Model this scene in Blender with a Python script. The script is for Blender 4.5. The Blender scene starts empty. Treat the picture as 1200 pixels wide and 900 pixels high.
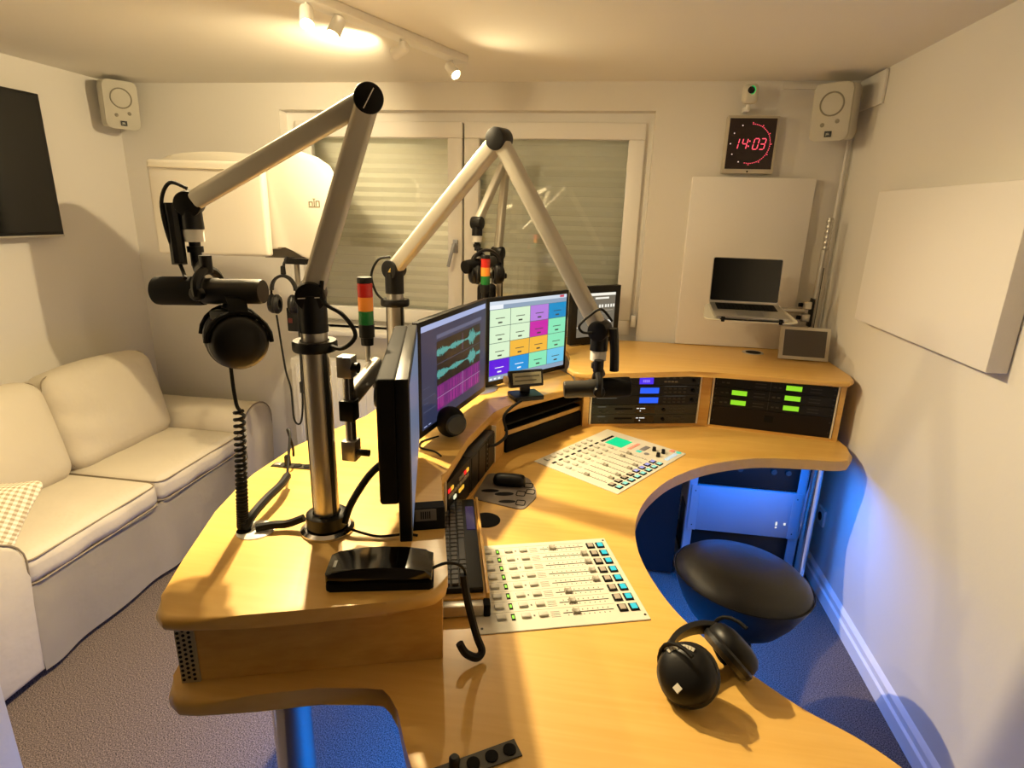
import bpy, bmesh, math, random
from mathutils import Vector, Matrix
random.seed(4)
PI = math.pi
scene = bpy.context.scene
COL = scene.collection

# ---------------------------------------------------------------- camera
def cam_axes(yaw, pitch, roll):
    f = Vector((-math.sin(yaw)*math.cos(pitch), math.cos(yaw)*math.cos(pitch), -math.sin(pitch)))
    r = Vector((math.cos(yaw), math.sin(yaw), 0)); u = r.cross(f)
    c, s = math.cos(roll), math.sin(roll)
    return c*r+s*u, -s*r+c*u, f
cr, cu, cf = cam_axes(math.radians(8.33), math.radians(16.49), math.radians(1.61))
cd = bpy.data.cameras.new('camera'); cam = bpy.data.objects.new('camera', cd); COL.objects.link(cam)
cd.sensor_width = 36; cd.lens = 680/1200*36; cd.clip_start = 0.02
m = Matrix((cr, cu, -cf)).transposed().to_4x4(); m.translation = Vector((0, 0, 1.65)); cam.matrix_world = m
scene.camera = cam

# ---------------------------------------------------------------- exposure, world
EXPO = 0.6
scene.view_settings.view_transform = 'Standard'; scene.view_settings.look = 'None'
scene.view_settings.exposure = EXPO; scene.view_settings.gamma = 1.0
scene.view_settings.use_curve_mapping = False
w = bpy.data.worlds.new('night'); scene.world = w; w.use_nodes = True
w.node_tree.nodes['Background'].inputs[0].default_value = (0.02, 0.025, 0.04, 1)
w.node_tree.nodes['Background'].inputs[1].default_value = 0.2

WARM = (1.0, 0.785, 0.45)
SPOT_W = 74.0
BLUE = (0.0, 0.20, 1.0)
BLUE_W = 6.0

# ---------------------------------------------------------------- materials
def lin(c):
    return tuple(((v/255)/12.92 if v/255 <= .04045 else ((v/255+.055)/1.055)**2.4) for v in c[:3])
MATS = {}
def mat(name, rgb, rough=.5, metal=0., spec=.5, coat=0., emit=0., bump=None, var=None, emitrgb=None):
    """rgb in sRGB 0-255; bump=(scale,strength); var=(scale,amount)"""
    if name in MATS: return MATS[name]
    mt = bpy.data.materials.new(name); mt.use_nodes = True; nt = mt.node_tree
    b = nt.nodes['Principled BSDF']; c = lin(rgb)
    b.inputs['Base Color'].default_value = (*c, 1); b.inputs['Roughness'].default_value = rough
    b.inputs['Metallic'].default_value = metal; b.inputs['Specular IOR Level'].default_value = spec
    b.inputs['Coat Weight'].default_value = coat; b.inputs['Coat Roughness'].default_value = .12
    if emit:
        b.inputs['Emission Color'].default_value = (*lin(emitrgb or rgb), 1); b.inputs['Emission Strength'].default_value = emit
    if bump or var:
        tc = nt.nodes.new('ShaderNodeTexCoord')
    if var:
        n = nt.nodes.new('ShaderNodeTexNoise'); n.inputs['Scale'].default_value = var[0]; n.inputs['Detail'].default_value = 4
        nt.links.new(tc.outputs['Object'], n.inputs['Vector'])
        rp = nt.nodes.new('ShaderNodeValToRGB')
        a = var[1]
        rp.color_ramp.elements[0].position = .3; rp.color_ramp.elements[1].position = .7
        rp.color_ramp.elements[0].color = (*[v*(1-a) for v in c], 1); rp.color_ramp.elements[1].color = (*[min(1, v*(1+a)) for v in c], 1)
        nt.links.new(n.outputs['Fac'], rp.inputs['Fac']); nt.links.new(rp.outputs['Color'], b.inputs['Base Color'])
    if bump:
        n = nt.nodes.new('ShaderNodeTexNoise'); n.inputs['Scale'].default_value = bump[0]; n.inputs['Detail'].default_value = 3
        nt.links.new(tc.outputs['Object'], n.inputs['Vector'])
        bp = nt.nodes.new('ShaderNodeBump'); bp.inputs['Strength'].default_value = bump[1]; bp.inputs['Distance'].default_value = .01
        nt.links.new(n.outputs['Fac'], bp.inputs['Height']); nt.links.new(bp.outputs['Normal'], b.inputs['Normal'])
    MATS[name] = mt; return mt
def glow(name, rgb, k=1.0):
    """self-lit display colour, shown at its own sRGB value"""
    if name in MATS: return MATS[name]
    mt = bpy.data.materials.new(name); mt.use_nodes = True
    b = mt.node_tree.nodes['Principled BSDF']
    b.inputs['Base Color'].default_value = (.004, .004, .004, 1); b.inputs['Roughness'].default_value = .35
    b.inputs['Emission Color'].default_value = (*lin(rgb), 1); b.inputs['Emission Strength'].default_value = k/2**EXPO
    MATS[name] = mt; return mt

def wood_material(name, light, dark, ang):
    mt = bpy.data.materials.new(name); mt.use_nodes = True; nt = mt.node_tree; b = nt.nodes['Principled BSDF']
    tc = nt.nodes.new('ShaderNodeTexCoord'); mp = nt.nodes.new('ShaderNodeMapping')
    mp.inputs['Rotation'].default_value = (0, 0, ang); mp.inputs['Scale'].default_value = (3.0, 60, 60)
    nt.links.new(tc.outputs['Object'], mp.inputs['Vector'])
    n = nt.nodes.new('ShaderNodeTexNoise'); n.inputs['Scale'].default_value = 1.0; n.inputs['Detail'].default_value = 6; n.inputs['Distortion'].default_value = .35
    nt.links.new(mp.outputs['Vector'], n.inputs['Vector'])
    mp2 = nt.nodes.new('ShaderNodeMapping'); mp2.inputs['Rotation'].default_value = (0, 0, ang); mp2.inputs['Scale'].default_value = (1.6, 8, 8)
    nt.links.new(tc.outputs['Object'], mp2.inputs['Vector'])
    n2 = nt.nodes.new('ShaderNodeTexNoise'); n2.inputs['Scale'].default_value = 1.0; n2.inputs['Detail'].default_value = 3; n2.inputs['Distortion'].default_value = 1.2
    nt.links.new(mp2.outputs['Vector'], n2.inputs['Vector'])
    ad = nt.nodes.new('ShaderNodeMix'); ad.inputs[0].default_value = .5
    nt.links.new(n.outputs['Fac'], ad.inputs[2]); nt.links.new(n2.outputs['Fac'], ad.inputs[3])
    rp = nt.nodes.new('ShaderNodeValToRGB'); rp.color_ramp.elements[0].position = .36; rp.color_ramp.elements[1].position = .62
    rp.color_ramp.elements[0].color = (*lin(dark), 1); rp.color_ramp.elements[1].color = (*lin(light), 1)
    nt.links.new(ad.outputs[0], rp.inputs['Fac']); nt.links.new(rp.outputs['Color'], b.inputs['Base Color'])
    b.inputs['Roughness'].default_value = .42; b.inputs['Coat Weight'].default_value = .35; b.inputs['Coat Roughness'].default_value = .22
    MATS[name] = mt; return mt
WOOD = wood_material('beech_veneer', (228, 184, 100), (219, 171, 84), 0.35)
WOODV = wood_material('beech_panel', (222, 178, 96), (206, 155, 74), 0.0)

def carpet_material():
    mt = bpy.data.materials.new('carpet_weave'); mt.use_nodes = True; nt = mt.node_tree; b = nt.nodes['Principled BSDF']
    tc = nt.nodes.new('ShaderNodeTexCoord'); mp = nt.nodes.new('ShaderNodeMapping'); mp.inputs['Rotation'].default_value = (0, 0, .62)
    nt.links.new(tc.outputs['Object'], mp.inputs['Vector'])
    v = nt.nodes.new('ShaderNodeTexVoronoi'); v.inputs['Scale'].default_value = 130; nt.links.new(mp.outputs['Vector'], v.inputs['Vector'])
    n = nt.nodes.new('ShaderNodeTexNoise'); n.inputs['Scale'].default_value = 260; n.inputs['Detail'].default_value = 2; nt.links.new(mp.outputs['Vector'], n.inputs['Vector'])
    rp = nt.nodes.new('ShaderNodeValToRGB'); rp.color_ramp.elements[0].position = .33; rp.color_ramp.elements[1].position = .68
    rp.color_ramp.elements[0].color = (*lin((56, 50, 47)), 1); rp.color_ramp.elements[1].color = (*lin((140, 125, 116)), 1)
    nt.links.new(n.outputs['Fac'], rp.inputs['Fac']); nt.links.new(rp.outputs['Color'], b.inputs['Base Color'])
    bp = nt.nodes.new('ShaderNodeBump'); bp.inputs['Strength'].default_value = .6; bp.inputs['Distance'].default_value = .004
    nt.links.new(v.outputs['Distance'], bp.inputs['Height']); nt.links.new(bp.outputs['Normal'], b.inputs['Normal'])
    b.inputs['Roughness'].default_value = .95; b.inputs['Specular IOR Level'].default_value = .1
    MATS['carpet'] = mt; return mt
CARPET = carpet_material()
def glass_material():
    mt = bpy.data.materials.new('window_glass'); mt.use_nodes = True; nt = mt.node_tree
    nt.nodes.remove(nt.nodes['Principled BSDF']); out = nt.nodes['Material Output']
    t = nt.nodes.new('ShaderNodeBsdfTransparent'); t.inputs[0].default_value = (1, 1, 1, 1)
    g = nt.nodes.new('ShaderNodeBsdfGlossy'); g.inputs['Roughness'].default_value = .01; g.inputs[0].default_value = (1, 1, 1, 1)
    fr = nt.nodes.new('ShaderNodeFresnel'); fr.inputs['IOR'].default_value = 1.6
    mx = nt.nodes.new('ShaderNodeMixShader')
    nt.links.new(fr.outputs[0], mx.inputs[0]); nt.links.new(t.outputs[0], mx.inputs[1]); nt.links.new(g.outputs[0], mx.inputs[2]); nt.links.new(mx.outputs[0], out.inputs[0])
    return mt
GLASS = glass_material()
def gingham_material():
    mt = bpy.data.materials.new('gingham_cotton'); mt.use_nodes = True; nt = mt.node_tree; b = nt.nodes['Principled BSDF']
    tc = nt.nodes.new('ShaderNodeTexCoord'); v = []
    for d in ('X', 'Z'):
        wv = nt.nodes.new('ShaderNodeTexWave'); wv.bands_direction = d; wv.inputs['Scale'].default_value = 17
        nt.links.new(tc.outputs['Object'], wv.inputs['Vector']); gt = nt.nodes.new('ShaderNodeMath'); gt.operation = 'GREATER_THAN'; gt.inputs[1].default_value = .5
        nt.links.new(wv.outputs['Fac'], gt.inputs[0]); v.append(gt)
    ad = nt.nodes.new('ShaderNodeMath'); ad.operation = 'ADD'; nt.links.new(v[0].outputs[0], ad.inputs[0]); nt.links.new(v[1].outputs[0], ad.inputs[1])
    dv = nt.nodes.new('ShaderNodeMath'); dv.operation = 'MULTIPLY'; dv.inputs[1].default_value = .5; nt.links.new(ad.outputs[0], dv.inputs[0])
    rp = nt.nodes.new('ShaderNodeValToRGB'); rp.color_ramp.elements[0].color = (*lin((168, 152, 124)), 1); rp.color_ramp.elements[1].color = (*lin((240, 232, 212)), 1)
    nt.links.new(dv.outputs[0], rp.inputs['Fac']); nt.links.new(rp.outputs['Color'], b.inputs['Base Color']); b.inputs['Roughness'].default_value = .9
    return mt
GINGHAM = gingham_material()

M_WALL = mat('wall_paint', (226, 222, 214), .92, spec=.15, bump=(90, .03))
M_CEIL = mat('ceiling_paint', (234, 230, 220), .95, spec=.1)
M_TRIM = mat('white_trim', (240, 238, 234), .45)
M_WHITE = mat('white_plastic', (236, 234, 228), .4)
M_OFFW = mat('speaker_plastic', (205, 200, 186), .5)
M_OFFW2 = mat('speaker_grille', (190, 185, 170), .7)
M_FABRIC = mat('sofa_cotton', (208, 199, 180), .95, spec=.1, bump=(10, .55), var=(3, .03))
M_PIPE = mat('sofa_piping', (150, 138, 118), .9, spec=.1)
M_BLACK = mat('black_plastic', (13, 12, 12), .42, spec=.35)
M_BLACKM = mat('black_matte', (10, 9, 9), .75, spec=.2)
M_RUBBER = mat('black_rubber', (14, 13, 13), .6, spec=.3)
M_LEATHER = mat('black_leatherette', (17, 16, 16), .42, bump=(350, .1))
M_ALU = mat('brushed_aluminium', (196, 192, 184), .34, metal=.85)
M_ARM = mat('arm_silver', (196, 191, 178), .45, metal=.55)
M_CHROME = mat('chrome', (205, 205, 208), .16, metal=1.)
M_STEEL = mat('grey_steel', (168, 172, 182), .45, metal=.4)
M_DKGREY = mat('dark_grey', (48, 47, 45), .5)
M_PANELGREY = mat('console_plate', (216, 212, 196), .5, spec=.3)
M_BTN = mat('console_button', (196, 193, 180), .5)
M_LINE = mat('console_print', (92, 90, 84), .6)
M_FELT = mat('acoustic_felt', (232, 228, 222), .97, spec=.05, bump=(260, .1))
M_SLAT = mat('shutter_slat', (240, 242, 226), .6)
M_WHITEFELT = mat('booth_cover', (230, 225, 212), .85, spec=.2, bump=(300, .05))
M_GREYFOAM = mat('grey_foam', (128, 122, 110), .95)
M_SCREENOFF = mat('screen_off', (7, 7, 8), .12)

# ---------------------------------------------------------------- geometry helpers
def NB(): return bmesh.new()
I4 = Matrix.Identity(4)
def T(x, y, z): return Matrix.Translation((x, y, z))
def RZ(a): return Matrix.Rotation(a, 4, 'Z')
def RX(a): return Matrix.Rotation(a, 4, 'X')
def RY(a): return Matrix.Rotation(a, 4, 'Y')
def frame(o, z, x=None):
    """matrix whose Z axis is z and X axis close to x, at o"""
    z = Vector(z).normalized(); x = Vector(x) if x is not None else (Vector((1, 0, 0)) if abs(z.x) < .9 else Vector((0, 1, 0)))
    y = z.cross(x).normalized(); x = y.cross(z).normalized()
    mm = Matrix((x, y, z)).transposed().to_4x4(); mm.translation = Vector(o); return mm
def box(bm, lo, hi, M=I4, bev=0., seg=2):
    c = [(a+b)/2 for a, b in zip(lo, hi)]; s = [b-a for a, b in zip(lo, hi)]
    r = bmesh.ops.create_cube(bm, size=1, matrix=M @ T(*c) @ Matrix.Diagonal((*s, 1)))
    if bev:
        es = set(e for v in r['verts'] for e in v.link_edges)
        bmesh.ops.bevel(bm, geom=list(es), offset=bev, segments=seg, profile=.5, affect='EDGES', clamp_overlap=True)
    return bm
def cyl(bm, r1, r2, z0, z1, M=I4, seg=24, bev=0.):
    r = bmesh.ops.create_cone(bm, cap_ends=True, cap_tris=False, segments=seg, radius1=r1, radius2=r2, depth=z1-z0, matrix=M @ T(0, 0, (z0+z1)/2))
    if bev:
        es = set(e for v in r['verts'] for e in v.link_edges if len([f for f in e.link_faces if len(f.verts) > 4]) == 1)
        bmesh.ops.bevel(bm, geom=list(es), offset=bev, segments=2, profile=.5, affect='EDGES', clamp_overlap=True)
    return bm
def lathe(bm, prof, M=I4, seg=32):
    rings = []
    for r, z in prof:
        if r < 1e-6: rings.append([bm.verts.new(M @ Vector((0, 0, z)))])
        else: rings.append([bm.verts.new(M @ Vector((r*math.cos(2*PI*i/seg), r*math.sin(2*PI*i/seg), z))) for i in range(seg)])
    for a, b in zip(rings[:-1], rings[1:]):
        for i in range(seg):
            j = (i+1) % seg
            if len(a) == 1 and len(b) == 1: continue
            if len(a) == 1: bm.faces.new((a[0], b[j], b[i]))
            elif len(b) == 1: bm.faces.new((a[i], a[j], b[0]))
            else: bm.faces.new((a[i], a[j], b[j], b[i]))
    return bm
def spline(pts, n=6):
    P = [Vector(p) for p in pts]
    if len(P) < 3: return P
    out = []
    for i in range(len(P)-1):
        p0 = P[max(i-1, 0)]; p1 = P[i]; p2 = P[i+1]; p3 = P[min(i+2, len(P)-1)]
        for k in range(n):
            t = k/n
            out.append(.5*((2*p1)+(p2-p0)*t+(2*p0-5*p1+4*p2-p3)*t*t+(3*p1-p0-3*p2+p3)*t**3))
    out.append(P[-1]); return out
def tube(bm, pts, r, seg=8, M=I4, smooth=0, flat=None, closed=False):
    P = spline(pts, smooth) if smooth else [Vector(p) for p in pts]
    n = len(P); rings = []; prev = None
    for i, p in enumerate(P):
        if closed: t = (P[(i+1) % n]-P[i-1]).normalized()
        else: t = (P[min(i+1, n-1)]-P[max(i-1, 0)]).normalized()
        if prev is None:
            a = Vector((0, 0, 1)) if abs(t.z) < .9 else Vector((1, 0, 0)); x = t.cross(a).normalized()
        else:
            x = (prev-t*prev.dot(t)).normalized()
        prev = x; y = t.cross(x)
        rr = r[i] if isinstance(r, (list, tuple)) else r
        fx = flat if flat else 1
        rings.append([bm.verts.new(M @ (p+x*math.cos(2*PI*k/seg)*rr+y*math.sin(2*PI*k/seg)*rr*fx)) for k in range(seg)])
    for i in range(n if closed else n-1):
        a, b = rings[i], rings[(i+1) % n]
        for k in range(seg):
            j = (k+1) % seg; bm.faces.new((a[k], a[j], b[j], b[k]))
    if not closed:
        bm.faces.new(list(reversed(rings[0]))); bm.faces.new(rings[-1])
    return bm
def prism(bm, poly, z0, z1, M=I4, bev=0., seg=3):
    lo = [bm.verts.new(M @ Vector((x, y, z0))) for x, y in poly]; hi = [bm.verts.new(M @ Vector((x, y, z1))) for x, y in poly]
    n = len(poly); area = sum(poly[i][0]*poly[(i+1) % n][1]-poly[(i+1) % n][0]*poly[i][1] for i in range(n))
    fs = []
    if area < 0: lo.reverse(); hi.reverse()
    fs.append(bm.faces.new(list(reversed(lo)))); fs.append(bm.faces.new(hi))
    for i in range(n): bm.faces.new((lo[i], lo[(i+1) % n], hi[(i+1) % n], hi[i]))
    if bev:
        es = set(e for f in fs for e in f.edges)
        bmesh.ops.bevel(bm, geom=list(es), offset=bev, segments=seg, profile=.5, affect='EDGES', clamp_overlap=True)
    return bm
def smooth_poly(pts, n=5, closed=True):
    P = [Vector((*p, 0)) for p in pts]; out = []; L = len(P)
    for i in range(L):
        p0, p1, p2, p3 = P[i-1], P[i], P[(i+1) % L], P[(i+2) % L]
        for k in range(n):
            t = k/n; q = .5*((2*p1)+(p2-p0)*t+(2*p0-5*p1+4*p2-p3)*t*t+(3*p1-p0-3*p2+p3)*t**3); out.append((q.x, q.y))
    return out
def round_poly(pts, rads, n=5):
    """polygon with the corner i rounded by rads[i]"""
    out = []; L = len(pts)
    for i in range(L):
        p = Vector(pts[i]); a = Vector(pts[i-1]); b = Vector(pts[(i+1) % L]); r = rads[i] if isinstance(rads, (list, tuple)) else rads
        if r <= 0: out.append(tuple(p)); continue
        da = (a-p); db = (b-p); r = min(r, da.length*.49, db.length*.49); s = p+da.normalized()*r; e = p+db.normalized()*r
        for k in range(n+1):
            t = k/n; q = s*(1-t)**2+p*2*t*(1-t)+e*t*t; out.append((q.x, q.y))
    return out
def rbox(bm, lo, hi, r, puff=(0, 0, 0), M=I4, n=6, sag=None):
    """soft cushion: box with radius r and puffed faces"""
    h = [(b-a)/2 for a, b in zip(lo, hi)]; c = Vector([(a+b)/2 for a, b in zip(lo, hi)])
    ax = []
    for k in range(3):
        rr = min(r, h[k]*.999)
        ax.append([-h[k], -h[k]+rr*.3, -h[k]+rr*.65]+[-h[k]+rr+(2*h[k]-2*rr)*i/n for i in range(n+1)]+[h[k]-rr*.65, h[k]-rr*.3, h[k]])
    vs = {}
    def V(i, j, k):
        key = (i, j, k)
        if key not in vs:
            p = Vector((ax[0][i], ax[1][j], ax[2][k])); q = Vector([max(-(h[d]-min(r, h[d]*.999)), min(h[d]-min(r, h[d]*.999), p[d])) for d in range(3)])
            dd = p-q
            if dd.length > 1e-9: p = q+dd.normalized()*min(r, min(h)*.999)
            u = [p[d]/h[d] for d in range(3)]
            for d in range(3):
                o = [e for e in range(3) if e != d]
                p[d] += puff[d]*u[d]*(1-u[o[0]]**2)*(1-u[o[1]]**2)
            if sag: p = sag(p, u)
            vs[key] = bm.verts.new(M @ (p+c))
        return vs[key]
    N = [len(a)-1 for a in ax]
    for d in range(3):
        e, f = [(1, 2), (2, 0), (0, 1)][d]
        for side in (0, N[d]):
            for a in range(N[e]):
                for b in range(N[f]):
                    idx = []
                    for (aa, bb) in ((a, b), (a+1, b), (a+1, b+1), (a, b+1)):
                        t = [0, 0, 0]; t[d] = side; t[e] = aa; t[f] = bb; idx.append(V(*t))
                    if side == 0: idx.reverse()
                    bm.faces.new(idx)
    return bm
def mesh_of(name, bm, mats, ang=35, smooth=True):
    bmesh.ops.recalc_face_normals(bm, faces=bm.faces[:])
    me = bpy.data.meshes.new(name); bm.to_mesh(me); bm.free()
    for mm in (mats if isinstance(mats, (list, tuple)) else [mats]): me.materials.append(mm)
    if smooth:
        me.shade_smooth(); me.set_sharp_from_angle(angle=math.radians(ang))
    return me
WM = {}
def inst(name, me, parent=None, M=None):
    o = bpy.data.objects.new(name, me); COL.objects.link(o)
    if parent is not None: o.parent = parent
    if M is not None: o.matrix_basis = M
    return o
def ob(name, bm, mats, parent=None, M=None, world=False, **k):
    """mesh object; world=True when the mesh is given in world coordinates though it has a parent"""
    o = inst(name, mesh_of(name, bm, mats, **k), parent, M)
    if world and parent is not None: o.matrix_parent_inverse = WM[parent.name].inverted()
    WM[o.name] = (WM[parent.name] if parent is not None and not world and parent.name in WM else I4) @ (M if M is not None else I4)
    return o
def tag(o, label=None, cat=None, group=None, kind=None):
    if label: o['label'] = label
    if cat: o['category'] = cat
    if group: o['group'] = group
    if kind: o['kind'] = kind
    return o
def thing(name, label, cat, M=I4, group=None):
    o = bpy.data.objects.new(name, None); COL.objects.link(o); o.empty_display_size = .05
    o.matrix_basis = M; WM[o.name] = M.copy()
    return tag(o, label, cat, group)
def struct(name, bm, m, parent=None, M=None, **k):
    o = ob(name, bm, m, parent, M, **k)
    if parent is None: o['kind'] = 'structure'
    return o
def quads(bm, items, y0=0.0):
    """flat print: items (x0,z0,x1,z1,material index,layer) in the local XZ plane, facing -Y"""
    for x0, z0, x1, z1, mi, ly in items:
        y = y0-.0003*ly
        f = bm.faces.new([bm.verts.new((x0, y, z0)), bm.verts.new((x1, y, z0)), bm.verts.new((x1, y, z1)), bm.verts.new((x0, y, z1))]); f.material_index = mi
def text_mesh(s, size, ext=.0004):
    cu_ = bpy.data.curves.new('t', 'FONT'); cu_.body = s; cu_.size = size; cu_.extrude = ext; cu_.align_x = 'CENTER'; cu_.align_y = 'CENTER'
    o = bpy.data.objects.new('t', cu_); COL.objects.link(o)
    dg = bpy.context.evaluated_depsgraph_get(); me = bpy.data.meshes.new_from_object(o.evaluated_get(dg))
    bpy.data.objects.remove(o); return me

# ================================================================ ROOM
XL, XR, YB, YF, ZC = -2.66, 1.10, 3.08, -2.6, 2.257
bm = NB(); box(bm, (XL-.1, YF-.1, -.1), (XR+.1, YB+.3, 0)); struct('floor', bm, CARPET)
bm = NB(); box(bm, (XL-.1, YF-.1, ZC), (XR+.1, YB+.3, ZC+.1)); struct('ceiling', bm, M_CEIL)
bm = NB(); box(bm, (XL-.1, YF-.1, 0), (XL, YB+.3, ZC)); struct('wall_left', bm, M_WALL)
bm = NB(); box(bm, (XR, YF-.1, 0), (XR+.1, YB+.3, ZC)); struct('wall_right', bm, M_WALL)
bm = NB(); box(bm, (XL, YF-.1, 0), (XR, YF, ZC)); struct('wall_front', bm, mat('bounce_cut_wall', (58, 54, 52), .95, spec=.1, bump=(14, .3)))  # unseen wall behind the camera, dark colour added to cut bounce light
WX0, WX1, WZ0, WZ1 = -1.72, .205, .995, 2.13
bm = NB()
box(bm, (XL, YB, 0), (WX0, YB+.25, ZC)); box(bm, (WX1, YB, 0), (XR, YB+.25, ZC)); box(bm, (WX0, YB, WZ1), (WX1, YB+.25, ZC)); box(bm, (WX0, YB, 0), (WX1, YB+.25, WZ0))
struct('wall_back', bm, M_WALL)
bm = NB(); box(bm, (XL, .62, 0), (-1.235, .85, ZC)); struct('wall_entry', bm, M_WALL)
# baseboards (stepped profile)
bm = NB()
prism(bm, [(0, 0), (-.022, 0), (-.022, .055), (-.014, .062), (-.014, .085), (-.006, .095), (0, .10)], 0, YB-YF, T(XR, YF, 0) @ Matrix(((1, 0, 0, 0), (0, 0, 1, 0), (0, 1, 0, 0), (0, 0, 0, 1))))
struct('baseboard_right', bm, M_TRIM)
bm = NB(); box(bm, (XL, YB-.015, 0), (XR-.022, YB, .09), bev=.004); struct('baseboard_back', bm, M_TRIM)

# window with two sashes and closed roller shutter behind
win = bpy.data.objects.new('window_1', None); COL.objects.link(win); win['kind'] = 'structure'; WM[win.name] = I4
win.location = ((WX0+WX1)/2, YB+.1, WZ0); WM[win.name] = T((WX0+WX1)/2, YB+.1, WZ0)
bm = NB()
FY0, FY1 = YB+.075, YB+.14
for a, b in (((WX0, FY0, WZ1-.05), (WX1, FY1, WZ1)), ((WX0, FY0, WZ0), (WX1, FY1, WZ0+.05)), ((WX0, FY0, WZ0+.05), (WX0+.045, FY1, WZ1-.05)), ((WX1-.045, FY0, WZ0+.05), (WX1, FY1, WZ1-.05))): box(bm, a, b)
ob('frame', bm, M_TRIM, win, world=True)
for (x0, x1) in ((-1.665, -.752), (-.742, .168)):
    bm = NB(); z0, z1 = WZ0+.035, WZ1-.045; q = .078
    for a, b in (((x0, YB+.05, z1-q), (x1, YB+.11, z1)), ((x0, YB+.05, z0), (x1, YB+.11, z0+q)), ((x0, YB+.05, z0+q), (x0+q, YB+.11, z1-q)), ((x1-q, YB+.05, z0+q), (x1, YB+.11, z1-q))): box(bm, a, b, bev=.006, seg=2)
    s = ob('sash', bm, M_TRIM, win, world=True)
    bm = NB(); box(bm, (x0+q-.005, YB+.075, z0+q-.005), (x1-q+.005, YB+.081, z1-q+.005))
    ob('pane', bm, GLASS, s, world=True)
bm = NB(); box(bm, (-.80, YB+.035, 1.43), (-.772, YB+.05, 1.50), bev=.004); cyl(bm, .010, .010, 0, .04, T(-.786, YB+.04, 1.475) @ RX(PI/2), 12)
tube(bm, [(-.786, YB+.004, 1.475), (-.79, YB-.004, 1.455), (-.805, YB-.002, 1.40), (-.815, YB-.002, 1.36)], .009, 8, smooth=3)
ob('handle', bm, M_STEEL, win, world=True)
prof = [(0, 0), (.004, .012), (.0055, .024), (.004, .037), (0, .048), (.004, .049), (.012, .025), (.004, 0)]
bm = NB(); prism(bm, [(-x, z) for x, z in prof], 0, WX1-WX0-.09, Matrix(((0, 0, 1, 0), (1, 0, 0, 0), (0, 1, 0, 0), (0, 0, 0, 1))))
slat = mesh_of('shutter_slat', bm, M_SLAT)
k = 0; z = WZ0+.05
while z < WZ1-.05:
    o = inst('shutter_slat', slat, win); o.matrix_parent_inverse = WM[win.name].inverted(); o.matrix_basis = T(WX0+.045, YB+.152, z); z += .0495
bm = NB(); box(bm, (WX0+.003, YB-.10, WZ0-.03), (WX1-.40, YB+.075, WZ0), bev=.008); ob('sill', bm, M_TRIM, win, world=True)
# chain and bracket at the right jamb
bm = NB(); tube(bm, [(.188, YB+.045, 1.94), (.19, YB+.05, 1.4), (.186, YB+.048, 1.12)], .003, 6); box(bm, (.172, YB+.03, 1.08), (.198, YB+.06, 1.14), bev=.004)
ob('shutter_strap', bm, M_WHITE, win, world=True)

# radiator below the window
rad = thing('radiator', 'white panel radiator on the wall below the window', 'radiator', T(-.9, 3.02, 0))
bm = NB(); box(bm, (-1.72, 2.985, .18), (-.05, 3.06, .82), bev=.008); ob('body', bm, M_TRIM, rad, world=True)
bm = NB()
x = -1.69
while x < -.1: box(bm, (x, 2.975, .22), (x+.02, 2.987, .79), bev=.004); x += .04
ob('convector_ribs', bm, M_TRIM, rad, world=True)
bm = NB(); tube(bm, [(-1.66, 3.02, .2), (-1.66, 3.02, .003)], .011, 10); tube(bm, [(-.12, 3.02, .2), (-.12, 3.02, .003)], .011, 10); ob('pipe', bm, M_TRIM, rad, world=True)

# ================================================================ TRACK LIGHT (the room's lamps)
RA, RB = Vector((-1.118, 1.348, 0)), Vector((-.625, 2.60, 0)); rd = (RB-RA).normalized(); rn = Vector((rd.y, -rd.x, 0))
track = thing('track_light', 'white ceiling track rail with small spotlight heads', 'track light', T(-.85, 2.02, ZC))
bm = NB(); box(bm, (-.032, 0, ZC-.028), (.032, (RB-RA).length, ZC), T(RA.x, RA.y, 0) @ RZ(math.atan2(rd.y, rd.x)-PI/2), bev=.005); ob('rail', bm, M_WHITE, track, world=True)
M_LENS = mat('lamp_lens', (255, 236, 190), .3, emit=28, emitrgb=(255, 226, 170))
def lamp_head(x, y, aim, watts, cone=160, blend=.7):
    p = Vector((x, y, ZC-.028)); c = p-Vector((0, 0, .034)); a = (Vector(aim)-c).normalized()
    bm = NB(); tube(bm, [p, p-Vector((0, 0, .018))], .004, 10); ob('stem', bm, M_WHITE, track, world=True)
    F = frame(c, a)
    bm = NB(); lathe(bm, [(0, -.030), (.014, -.030), (.020, -.024), (.0215, .030), (.0205, .034), (.0185, .032), (.017, .028)], F, 28); ob('spot_head', bm, M_WHITE, track, world=True)
    bm = NB(); lathe(bm, [(.0180, .0295), (.010, .0310), (0, .0315)], F, 24); ob('lens', bm, M_LENS, track, world=True)
    ld = bpy.data.lights.new('spot_bulb', 'SPOT'); ld.energy = watts; ld.color = WARM; ld.shadow_soft_size = .018; ld.spot_size = math.radians(cone); ld.spot_blend = blend
    lo = bpy.data.objects.new('spot_bulb', ld); COL.objects.link(lo); lo.parent = track
    lo.matrix_parent_inverse = WM[track.name].inverted(); lo.matrix_basis = frame(c+a*.037, -a)
lamp_head(-.92, 1.85, (-.55, 1.0, .8), SPOT_W*1.75)
lamp_head(-.874, 1.955, (-1.3, 1.1, .6), SPOT_W*.5, 140)
lamp_head(-.762, 2.235, (-2.3, 2.75, 1.5), SPOT_W*.55, 130)
lamp_head(-.652, 2.535, (.5, 1.8, .9), SPOT_W*.2, 160)
lamp_head(-1.085, 1.432, (.1, 2.0, 1.2), SPOT_W*.24, 150)

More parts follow.
